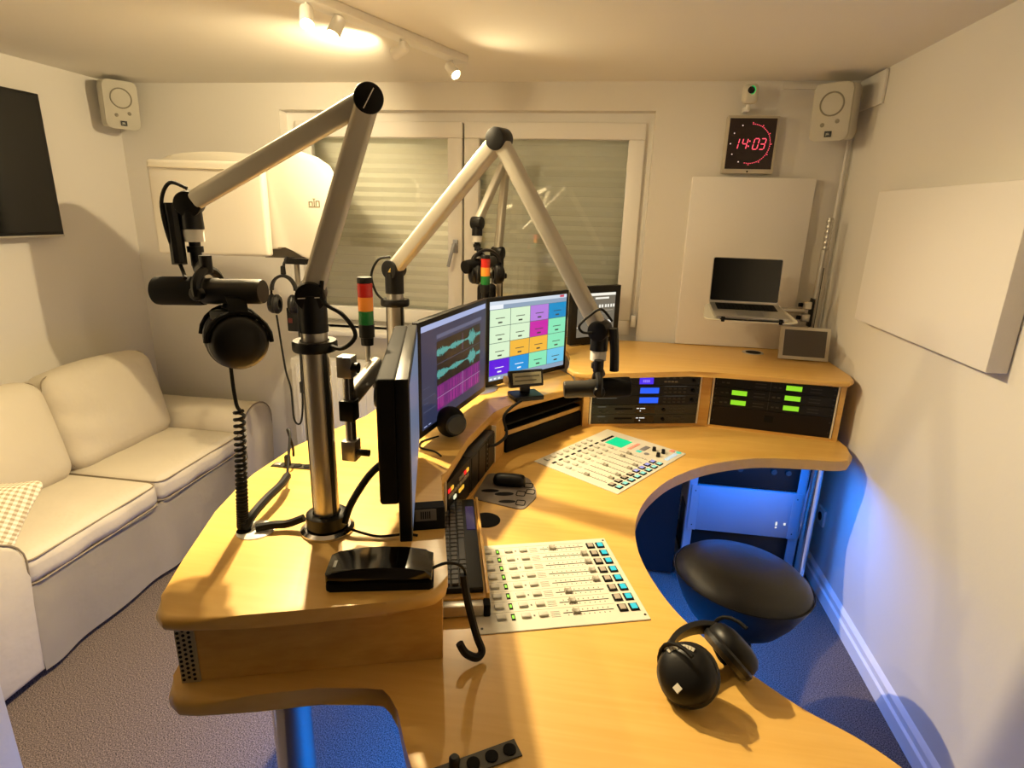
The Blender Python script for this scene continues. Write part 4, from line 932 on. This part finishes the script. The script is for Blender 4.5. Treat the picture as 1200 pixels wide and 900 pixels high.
cable('thick black coiled cable lying from the grommet towards the socket strip', [(-.762, 1.072, .94), (-.755, 1.09, .965), (-.757, 1.16, .975), (-.765, 1.235, .972), (-.782, 1.295, .967)], .0105, smooth=8)
cable('thin black plug cable arching into the small connector strip', [(-.782, 1.295, .967), (-.80, 1.34, 1.0), (-.82, 1.39, 1.045), (-.835, 1.405, 1.05), (-.828, 1.412, 1.0), (-.83, 1.416, .968)], .0035)
cable('black cable bundle from the pole base to the white grommet', [(-.635, 1.105, .965), (-.67, 1.095, .952), (-.70, 1.085, .951), (-.735, 1.073, .946)], .0095, smooth=5)
cable('black cable bundle rising from the pole base to the monitor back', [(-.54, 1.11, .96), (-.53, 1.13, 1.0), (-.50, 1.17, 1.055), (-.465, 1.19, 1.085), (-.435, 1.195, 1.09)], .0085, smooth=5)
cable('thin black cable trailing from the pole base under the monitor', [(-.53, 1.10, .955), (-.49, 1.10, .945), (-.45, 1.10, .942), (-.40, 1.115, .945), (-.37, 1.12, .942)], .003, smooth=5)
# arm two (middle)
b2 = Vector((-.654, 1.80, ZU)); J2 = Vector((-.654, 1.80, 1.466)); E2 = Vector((-.294, 1.646, 1.836)); D2 = Vector((.007, 1.55, 1.354))
mic_arm('silver microphone arm in the middle swung over the tile monitor', b2, J2, E2, D2, .115)
bm = NB(); prism(bm, [(-.013, -.008), (.013, -.008), (0, .014)], .0278, .029, frame(J2, (.1, -1, 0), (1, 0, 0))); tag(ob('warning_sticker', bm, mat('sticker_yellow', (220, 190, 100), .5)), 'small yellow triangle sticker on the middle arm joint', 'sticker')
C2 = Vector((.010, 1.502, 1.206))
microphone('black broadcast microphone on the middle arm in front of the racks', C2, (1, .16, .075), .178, .0265, .04)
bm = NB(); tube(bm, [D2+Vector((0, 0, -.10)), D2+Vector((.012, -.01, -.118)), C2+Vector((0, 0, .05))], .011, 10); tube(bm, [D2+Vector((.035, -.02, .01)), D2+Vector((.042, -.02, -.05)), D2+Vector((.045, -.02, -.105))], .0125, 10, smooth=4); tag(ob('shock_mount', bm, M_BLACK), 'black clip joining the middle arm to its microphone', 'microphone clip')
cable('black cable loop at the end of the middle arm', [D2+Vector((-.02, -.02, -.005)), D2+Vector((-.045, -.02, -.005)), D2+Vector((-.055, -.02, .012)), D2+Vector((-.03, -.02, .04)), D2+Vector((.0, -.03, .06)), D2+Vector((.03, -.03, .03))], .0035)
cable('black cable loop beside the joint of the middle arm', [J2+Vector((.0, -.03, .04)), J2+Vector((-.04, -.03, .03)), J2+Vector((-.065, -.03, -.02)), J2+Vector((-.05, -.03, -.075)), J2+Vector((-.02, -.03, -.10))], .004)
# arm three (far, by the window)
b3 = Vector((-.493, 2.78, ZU)); J3 = Vector((-.493, 2.78, 1.462)); E3 = Vector((-.490, 2.965, 1.908)); D3 = Vector((-.560, 2.62, 1.600))
mic_arm('silver microphone arm farthest back in front of the window', b3, J3, E3, D3, .12, axis=(.95, -.3, 0), w=.046, th=.03)
C3 = Vector((-.535, 2.56, 1.425))
microphone('black broadcast microphone on the farthest arm behind the monitors', C3, (-.55, -.8, -.1), .18, .029, .03)
bm = NB(); tube(bm, [D3+Vector((0, 0, -.10)), C3+Vector((0, 0, .05))], .011, 10); tag(ob('shock_mount', bm, M_BLACK), 'black clip joining the farthest arm to its microphone', 'microphone clip')
headphones('black headphones hanging below the farthest microphone', T(-.50, 2.545, 1.385) @ RZ(math.radians(20)), .95, .055, .045, .09)
bm = NB(); rbox(bm, (-.535, 2.50, 1.255), (-.455, 2.56, 1.345), .02, n=3); tag(ob('foam_pad', bm, M_BLACKM), 'black foam windshield hanging on the farthest microphone arm', 'windshield')

# ================================================================ SIGNAL LIGHTS
def signal_light(label, M, s=1., pole=.05):
    t = thing('signal_light', label, 'signal light', M @ Matrix.Scale(s, 4), 'red amber green signal towers')
    bm = NB(); cyl(bm, .007, .007, 0, pole, seg=14); ob('stalk', bm, M_ALU, t); z = pole
    bm = NB(); lathe(bm, [(0, z), (.016, z), (.017, z+.02), (.020, z+.022), (.0205, z+.056), (0, z+.056)], seg=28); ob('socket', bm, M_BLACK, t); z += .056
    for nm, c in (('green', (22, 96, 34)), ('amber', (226, 130, 40)), ('red', (176, 34, 22))):
        bm = NB(); lathe(bm, [(.0195, z), (.0195, z+.034), (.0185, z+.036), (0, z+.036), ] if False else [(0, z), (.0195, z), (.0195, z+.034), (.0180, z+.036), (0, z+.036)], seg=28)
        o = ob('lens', bm, mat('lens_'+nm, c, .25, emit=.12), t); o['label'] = nm+' lens'; z += .036
    bm = NB(); lathe(bm, [(0, z), (.0195, z), (.0195, z+.012), (.018, z+.015), (0, z+.015)], seg=28); ob('cap', bm, M_BLACK, t)
signal_light('red amber green signal tower on the monitor bracket of the nearest pole', T(-.561, 1.338, 1.283), .93, .045)
signal_light('red amber green signal tower behind the tile monitor', T(-.476, 2.40, ZU), .98, .375)
bm = NB()

# ================================================================ MONITORS
def screen_mesh(parent, name, items, mats):
    bm = NB(); quads(bm, items); return ob(name, bm, mats, parent, smooth=False)
def monitor(label, a, b, z0, z1, th=.02, bez=.016, bot=.022, stand=None, hs=(.18, .82, .22, .97)):
    a = Vector((*a, z0)); b = Vector((*b, z0)); d = b-a; L = d.length; M = T(*a) @ RZ(math.atan2(d.y, d.x)); h = z1-z0
    t = thing('monitor', label, 'monitor', M)
    bm = NB(); box(bm, (0, 0, 0), (L, th, h), bev=.003); ob('bezel', bm, M_BLACK, t)
    bm = NB(); rbox(bm, (L*hs[0], th-.002, h*hs[2]), (L*hs[1], th+.038, h*hs[3]), .008, n=2); ob('back_housing', bm, M_BLACKM, t)
    if stand:
        bm = NB(); box(bm, (L/2-.03, th+.03, .935-z0), (L/2+.03, th+.055, h*.5), bev=.004); ob('stand_column', bm, M_BLACK, t)
        bm = NB(); lathe(bm, [(0, .014), (.10, .010), (.115, .004), (.115, 0), (0, 0)], T(L/2+stand, th+.05, .935-z0), 40); ob('stand_foot', bm, M_ALU, t)
    sc = (bez, bot, L-bez, h-bez)
    bm = NB(); box(bm, (bez, -.0006, bot), (L-bez, .002, h-bez)); s = ob('screen', bm, M_SCREENOFF, t)
    return t, s, sc, L, h
g = glow
# audio editor monitor
t, s, sc, L, h = monitor('black monitor showing a teal waveform and purple spectrogram', (-.515, 1.600), (-.420, 2.150), .972, 1.335)
x0, z0, x1, z1 = sc; W = x1-x0; H = z1-z0
P_ = [g('ed_bg', (56, 62, 92), .75), g('ed_bar', (176, 190, 236), .85), g('ed_dark', (24, 22, 22)), g('ed_teal', (96, 190, 182), .8), g('ed_pur', (112, 30, 118), .8), g('ed_mag', (176, 50, 150), .8), g('ed_line', (96, 104, 136), .8), g('ed_pale', (196, 150, 200), .8)]
def Q(u0, v0, u1, v1, mi, ly): return (x0+W*u0, z0+H*v0, x0+W*u1, z0+H*v1, mi, ly)
it = [Q(0, 0, 1, 1, 0, 3), Q(0, .945, 1, 1, 1, 4), Q(.20, .83, .92, .87, 6, 4), Q(.20, .36, .90, .80, 2, 4), Q(.20, .10, .90, .36, 4, 4)]
rnd = random.Random(3)
for ch in (.69, .47):
    for i in range(92):
        u = i/92; e = .045*(.35+.65*abs(math.sin(u*9.5+.8)))*(1.0-.75*u if u < .58 else .28)
        if .68 < u < .88: e = .085*math.sin((u-.68)/.2*PI)**.7
        if u > .9: e = .022
        e *= .5+.7*rnd.random(); it.append(Q(.20+.70*u, ch-e, .20+.70*u+.006, ch+e, 3, 5))
for i in range(60):
    if rnd.random() < .7: u = rnd.random(); it.append(Q(.20+.69*u, .115, .20+.69*u+.004+.005*rnd.random(), .225, 5, 5)); it.append(Q(.20+.69*u, .245, .20+.69*u+.004, .345, 5, 5))
it += [Q(.20, .230, .90, .236, 7, 6), Q(.585, .10, .592, .36, 7, 6), Q(.585, .60, .588, .78, 7, 6), Q(.20, .575, .90, .579, 6, 6), Q(.02, .40, .10, .405, 6, 5), Q(.02, .30, .17, .305, 6, 5), Q(.02, .25, .08, .255, 6, 5), Q(.02, .17, .18, .175, 6, 5), Q(.20, .06, .24, .064, 6, 5), Q(.02, .02, .06, .03, 1, 5), Q(.08, .02, .11, .03, 1, 5)]
screen_mesh(s, 'screen_image', it, P_)
# tile monitor
t, s, sc, L, h = monitor('black monitor showing a grid of coloured cart tiles', (-.443, 2.268), (-.139, 2.660), .948, 1.318, stand=-.27)
x0, z0, x1, z1 = sc; W = x1-x0; H = z1-z0
cols = {'p': (222, 248, 210), 'v': (186, 130, 226), 'b': (10, 146, 206), 'm': (206, 40, 172), 'g': (140, 238, 190), 'o': (248, 188, 66), 'u': (92, 8, 226), 'c': (110, 204, 240), 'k': (0, 150, 226)}
key = list(cols); P_ = [g('tile_'+c, cols[c], .95) for c in key]+[g('tile_bar', (214, 226, 240), .95), g('tile_bar2', (150, 172, 196), .9), g('tile_text', (70, 80, 70), .8), g('tile_line', (90, 120, 110), .8), g('tile_white', (240, 245, 250)), g('tile_close', (214, 70, 90))]
nb = len(key); it = [Q(0, 0, 1, 1, nb+1, 3), Q(0, .955, 1, 1, nb, 4), Q(0, .905, .16, .955, nb+4, 4), Q(.90, .965, .96, .995, nb+5, 5)]
G_ = ['ppvb', 'ppmg', 'poog', 'ukgc']
for r in range(4):
    for c in range(4):
        u0 = c/4; v1 = .90-.21*r; ch = G_[r][c]
        it.append(Q(u0, v1-.21, u0+.25, v1, nb+3, 4)); it.append(Q(u0+.003, v1-.206, u0+.247, v1-.003, key.index(ch), 5))
        tx = nb+4 if ch in 'uk' else nb+2
        it.append(Q(u0+.07, v1-.115, u0+.18, v1-.105, tx, 6)); it.append(Q(u0+.10, v1-.175, u0+.15, v1-.155, tx, 6))
it += [Q(.01, .012, .04, .035, nb+4, 5), Q(.06, .012, .09, .035, nb+4, 5), Q(.11, .012, .14, .035, nb+4, 5)]
screen_mesh(s, 'screen_image', it, P_)
# side-on monitor on the pole arm, screen facing the keyboard
t, s, sc, L, h = monitor('black monitor seen edge-on beside the nearest microphone pole', (-.352, 1.030), (-.506, 1.566), .982, 1.337, th=.026, hs=(.004, .99, .24, .998))
x0, z0, x1, z1 = sc; W = x1-x0; H = z1-z0
screen_mesh(s, 'screen_image', [Q(0, 0, 1, 1, 0, 3)], [g('desk_blue', (120, 140, 176), .55)])
# bracket between the nearest pole and the edge-on monitor
br = thing('monitor_bracket', 'silver articulated monitor bracket clamped to the nearest pole', 'monitor bracket', T(-.545, 1.15, 1.22))
px, py = -.545, 1.150
for z in (1.295, 1.195, 1.10):
    bm = NB(); box(bm, (px-.006, py-.012, z), (px+.028, py+.022, z+.048), bev=.003); ob('clamp', bm, M_ALU if z != 1.195 else M_BLACK, br, world=True)
bm = NB(); cyl(bm, .012, .012, 1.10, 1.34, T(px+.012, py+.006, 0), 18); ob('post', bm, M_CHROME, br, world=True)
bm = NB(); cyl(bm, .008, .008, 0, .03, frame((px+.026, py, 1.12), (1, 0, 0)), 12); cyl(bm, .012, .012, 0, .014, frame((px+.026, py, 1.318), (1, 0, 0)), 14); ob('clamp_screw', bm, M_BLACK, br, world=True)
bm = NB(); oriented_bar(bm, (px+.012, py+.012, 1.245), (-.548, 1.36, 1.265), (0, 0, 1), .028, .05); ob('arm', bm, M_ALU, br, world=True)
bm = NB(); oriented_bar(bm, (-.548, 1.36, 1.225), (-.488, 1.275, 1.215), (0, 0, 1), .026, .04); cyl(bm, .026, .026, 0, .05, frame((-.52, 1.27, 1.215), (.97, .25, 0)), 20, bev=.004); ob('tilt_head', bm, M_BLACK, br, world=True)
# small touch monitor far right of the tile monitor
t, s, sc, L, h = monitor('small dark monitor with white time readout beside the window', (-.128, 2.815), (.105, 3.012), 1.026, 1.312, th=.03, bez=.034, bot=.036)
bm = NB(); box(bm, (L/2-.07, -.0, -.006), (L/2+.07, .06, .006), bev=.003); ob('stand_foot', bm, M_BLACK, t)
x0, z0, x1, z1 = sc; W = x1-x0; H = z1-z0
it = [Q(0, 0, 1, 1, 0, 3), Q(.28, .94, 1, 1, 1, 4), Q(.45, .86, .82, .90, 1, 5)]
for u in (.56, .63, .72, .79, .87, .94): it.append(Q(u, .66, u+.045, .73, 1, 5))
it += [Q(.55, .585, .95, .60, 2, 5), Q(.62, .51, .90, .515, 2, 5), Q(.80, .30, .93, .36, 1, 5), Q(.82, .16, .95, .24, 2, 5), Q(.0, .22, .02, .24, 1, 5), Q(.36, .20, .44, .23, 1, 5)]
screen_mesh(s, 'screen_image', it, [g('sm_bg', (124, 116, 100), .85), g('sm_white', (250, 246, 232)), g('sm_line', (170, 160, 140))])

# ================================================================ DESK THINGS
# telephone handset in its cradle
dv = Vector((-.286-(-.486), .958-.910, 0)); Mt = T(-.492, .927, ZU) @ RZ(math.atan2(dv.y, dv.x))
t = thing('telephone', 'glossy black telephone handset in a flat cradle on the near bridge', 'telephone', Mt)
bm = NB(); prism(bm, round_poly([(0, -.030), (.208, -.030), (.205, .052), (.004, .052)], .008, 4), 0, .016, bev=.004); ob('cradle', bm, M_BLACKM, t)
bm = NB(); pr = [(0, .018), (.0, .037), (.015, .042), (.06, .049), (.10, .051), (.15, .049), (.19, .042), (.205, .037), (.205, .018), (.16, .022), (.10, .025), (.04, .022)]
prism(bm, pr, -.047, .028, Matrix(((1, 0, 0, 0), (0, 0, -1, 0), (0, 1, 0, 0), (0, 0, 0, 1))), bev=.006, seg=3); hs = ob('handset', bm, mat('gloss_black', (12, 12, 12), .10, coat=.5), t)
bm = NB(); box(bm, (.012, -.01, .0405), (.018, .012, .0432)); ob('logo_mark', bm, mat('grey_print', (150, 148, 140), .4), hs)
cable('black coiled telephone cord hanging off the bridge beside the keyboard', [(-.298, .972, .962), (-.265, .992, .968), (-.238, 1.012, .945), (-.232, 1.012, .90)], .003, coil=None)
cable('thick black cord coil drooping from the telephone onto the worktop', [(-.238, 1.012, .93), (-.228, 1.008, .87), (-.206, .995, .80), (-.192, .985, .772), (-.20, .97, .766), (-.222, .965, .778), (-.235, .965, .80)], .0085, smooth=6)
# grey desk intercom by the telephone
t = thing('desk_intercom', 'small dark desk intercom with slatted speaker beside the edge-on monitor', 'intercom', T(-.372, 1.185, ZU) @ RZ(math.radians(20)) @ Matrix.Scale(.82, 4))
bm = NB(); prism(bm, [(-.035, 0), (.035, 0), (.035, .022), (.020, .060), (-.020, .060), (-.035, .022)], -.055, .055, RZ(PI/2) @ RX(PI/2), bev=.004); ob('body', bm, M_BLACKM, t)
bm = NB(); prism(bm, [(-.030, -.016), (.030, -.016), (.030, .016), (-.030, .016)], 0, .004, T(.0, -.026, .042) @ RX(math.radians(68)), bev=.001); f_ = ob('face', bm, mat('intercom_grey', (92, 88, 80), .5), t)
bm = NB()
for i in range(5): box(bm, (-.014+.006*i, -.010, .004), (-.011+.006*i, .010, .0045), T(.0, -.026, .042) @ RX(math.radians(68)))
ob('slots', bm, M_BLACKM, f_)
# round desk speaker
t = thing('desk_speaker', 'round black desk speaker under the waveform monitor', 'loudspeaker', T(-.455, 1.735, ZU))
bm = NB(); rbox(bm, (-.045, -.05, .004), (.045, .045, .104), .044, n=4, M=RZ(math.radians(38))); ob('body', bm, M_BLACKM, t, ang=80)
bm = NB(); lathe(bm, [(0, .004), (.030, .003), (.036, -.002)], RZ(math.radians(38)) @ T(0, -.051, .058) @ RX(PI/2), 28); ob('cone', bm, mat('cone_blue_black', (24, 34, 42), .35), t)
cable('thin black cables lying behind the round desk speaker', [(-.49, 1.72, .94), (-.53, 1.67, .938), (-.52, 1.62, .938), (-.47, 1.60, .938), (-.44, 1.57, .938)], .003)
# small display on a foot under the tile monitor
t = thing('display_terminal', 'small grey text display on a black foot under the tile monitor', 'display', T(-.268, 2.215, ZU) @ RZ(math.radians(30)))
bm = NB(); prism(bm, round_poly([(-.062, -.05), (.062, -.05), (.062, .05), (-.062, .05)], .01, 3), 0, .018, bev=.004); ob('foot', bm, M_BLACK, t)
bm = NB(); box(bm, (-.02, .0, .016), (.02, .02, .05), bev=.004); ob('neck', bm, M_BLACK, t)
HM = T(0, -.005, .046) @ RX(math.radians(-14))
bm = NB(); box(bm, (-.072, -.012, 0), (.072, .018, .068), HM, bev=.005); ob('head', bm, M_BLACK, t)
bm = NB(); box(bm, (-.060, -.0135, .012), (.062, -.0118, .058), HM); d = ob('screen', bm, mat('lcd_grey', (150, 146, 118), .4), t)
bm = NB(); box(bm, (-.052, -.0142, .040), (.054, -.0134, .046), HM); box(bm, (-.052, -.0142, .024), (.040, -.0134, .029), HM); ob('text_lines', bm, mat('lcd_dark', (88, 84, 66), .5), d)
bm = NB(); cyl(bm, .016, .016, 0, .012, HM @ T(-.078, .004, .035) @ RY(-PI/2), 18); ob('side_knob', bm, mat('beige_plastic', (196, 172, 124), .5), t)
# keyboard on its pull-out tray
kd = Vector((-.43+.302, 1.554-1.134, 0)); ka = math.radians(105.5)
MK = T(-.270, 1.128, .775) @ RZ(ka)      # x along the keyboard length, +y to the left (under the bridge)
t = thing('keyboard_tray', 'wooden pull-out keyboard tray with metal rail under the bridge', 'keyboard tray', MK)
bm = NB(); box(bm, (-.005, -.058, 0), (.47, .19, .012), bev=.002); ob('board', bm, WOODV, t)
bm = NB(); box(bm, (-.005, -.066, -.004), (.47, -.058, .024), bev=.002); ob('lip', bm, WOODV, t)
bm = NB(); box(bm, (-.030, -.05, -.020), (-.006, .05, .008), bev=.002); ob('rail', bm, M_ALU, t)
bm = NB(); box(bm, (-.032, -.066, -.022), (-.004, -.05, .010), bev=.003); ob('end_cap', bm, M_BLACKM, t)
for s_ in (.02, .44):
    bm = NB(); box(bm, (s_, .10, -.0248), (s_+.014, .186, .0), bev=.001); ob('runner', bm, M_BLACKM, t)
MKB = MK @ T(.0, 0, .0125)
t = thing('keyboard', 'black computer keyboard on the pull-out tray', 'keyboard', MKB)
bm = NB(); box(bm, (.01, -.052, 0), (.45, .125, .016), bev=.004); ob('case', bm, M_BLACK, t)
bm = NB(); kr = random.Random(1)
for r in range(6):
    x = .02
    while x < .43:
        wd = .0175
        if r == 0 and .10 < x < .13: wd = .10
        box(bm, (x, -.015+.0205*r, .016), (min(x+wd, .44)-.0, .0025+.0205*r, .0225), bev=.0015, seg=1); x += wd+.0022
tag(ob('keys', bm, mat('key_plastic', (58, 56, 58), .4), t), kind='stuff')
bm = NB(); box(bm, (.27, -.048, .016), (.40, -.024, .0172)); ob('lit_strip', bm, glow('strip_violet', (40, 16, 92), .5), t)
# mouse mat and mouse
mp = [(-.365, 1.672), (-.192, 1.628), (-.160, 1.72), (-.168, 1.78), (-.205, 1.865), (-.35, 1.872)]
bm = NB(); prism(bm, round_poly(mp, .02, 4), ZL, ZL+.003, bev=.001, seg=1); mm_ = ob('mouse_mat', bm, mat('mat_grey', (128, 118, 108), .8)); tag(mm_, 'grey printed mouse mat on the worktop by the round cable hole', 'mouse mat')
bm = NB()
for (x, y, a, b, r) in ((-.318, 1.735, .030, .011, .2), (-.268, 1.722, .032, .013, .25), (-.250, 1.672, .028, .010, .2)): prism(bm, [(a*math.cos(i*PI/10), b*math.sin(i*PI/10)) for i in range(20)], 0, .0006, T(x, y, ZL+.003) @ RZ(r))
ob('printed_marks', bm, M_BLACKM, mm_)
bm = NB()
for (x, y) in ((-.196, 1.800), (-.184, 1.755), (-.214, 1.735), (-.206, 1.672)): tube(bm, [(p[0]+x, p[1]+y, ZL+.0032) for p in round_poly([(-.014, -.016), (.014, -.016), (.014, .016), (-.014, .016)], .006, 3)], .0018, 6, closed=True)
ob('printed_squares', bm, M_BLACKM, mm_)
bm = NB(); rbox(bm, (-.062, -.031, 0), (.062, .031, .036), .024, (0, 0, .004), n=5); o = ob('computer_mouse', bm, M_BLACK, None, T(-.262, 1.792, ZL+.003) @ RZ(math.radians(2)), ang=80); tag(o, 'black computer mouse on the grey printed mat', 'mouse')
bm = NB(); box(bm, (-.004, -.001, .020), (.05, .001, .0395)); ob('button_split', bm, M_DKGREY, o); bm = NB(); cyl(bm, .007, .007, -.004, .004, T(.035, 0, .033) @ RX(PI/2), 14); ob('scroll_wheel', bm, M_DKGREY, o)
cable('black gooseneck cable rising from the computer front over the bridge', [(-.350, 1.86, .86), (-.325, 1.90, .855), (-.30, 1.95, .875), (-.318, 1.985, .925), (-.300, 2.03, .948), (-.268, 2.085, .962)], .0055)
# headphones on the worktop edge
Mh = T(.266, 1.000, ZL+.056) @ RZ(math.radians(40)) @ RX(math.radians(-74))
TI = math.radians(46)
t = headphones('black headphones lying on the worktop edge above the stool', Mh, 1.08, .060, .053, .056, tilt=TI)
bm = NB(); Fh = T(-.060, 0, 0) @ RZ(TI) @ RY(-PI/2)
for i in range(9):
    a = math.radians(-72+i*8); prism(bm, [(.0375*math.cos(a), .0375*math.sin(a)), (.0375*math.cos(a+.11), .0375*math.sin(a+.11)), (.044*math.cos(a+.11), .044*math.sin(a+.11)), (.044*math.cos(a), .044*math.sin(a))], .016, .0262, Fh)
ob('lettering', bm, mat('white_print', (220, 216, 200), .5), t)
bm = NB(); box(bm, (-.006, -.006, .018), (.006, .006, .0295), Fh @ T(-.014, .026, 0)); ob('badge', bm, mat('white_print', (220, 216, 200), .5), t)
# white wall socket below the desk on the right wall
t = thing('wall_socket', 'white wall socket low on the right wall behind the desk leg', 'socket', T(1.097, 2.62, .33))
bm = NB(); box(bm, (-.010, -.04, -.04), (.002, .04, .04), bev=.003); ob('plate', bm, M_WHITE, t); bm = NB(); cyl(bm, .02, .02, 0, .002, RY(-PI/2) @ T(0, 0, .0101), 20); ob('outlet', bm, M_DKGREY, t)
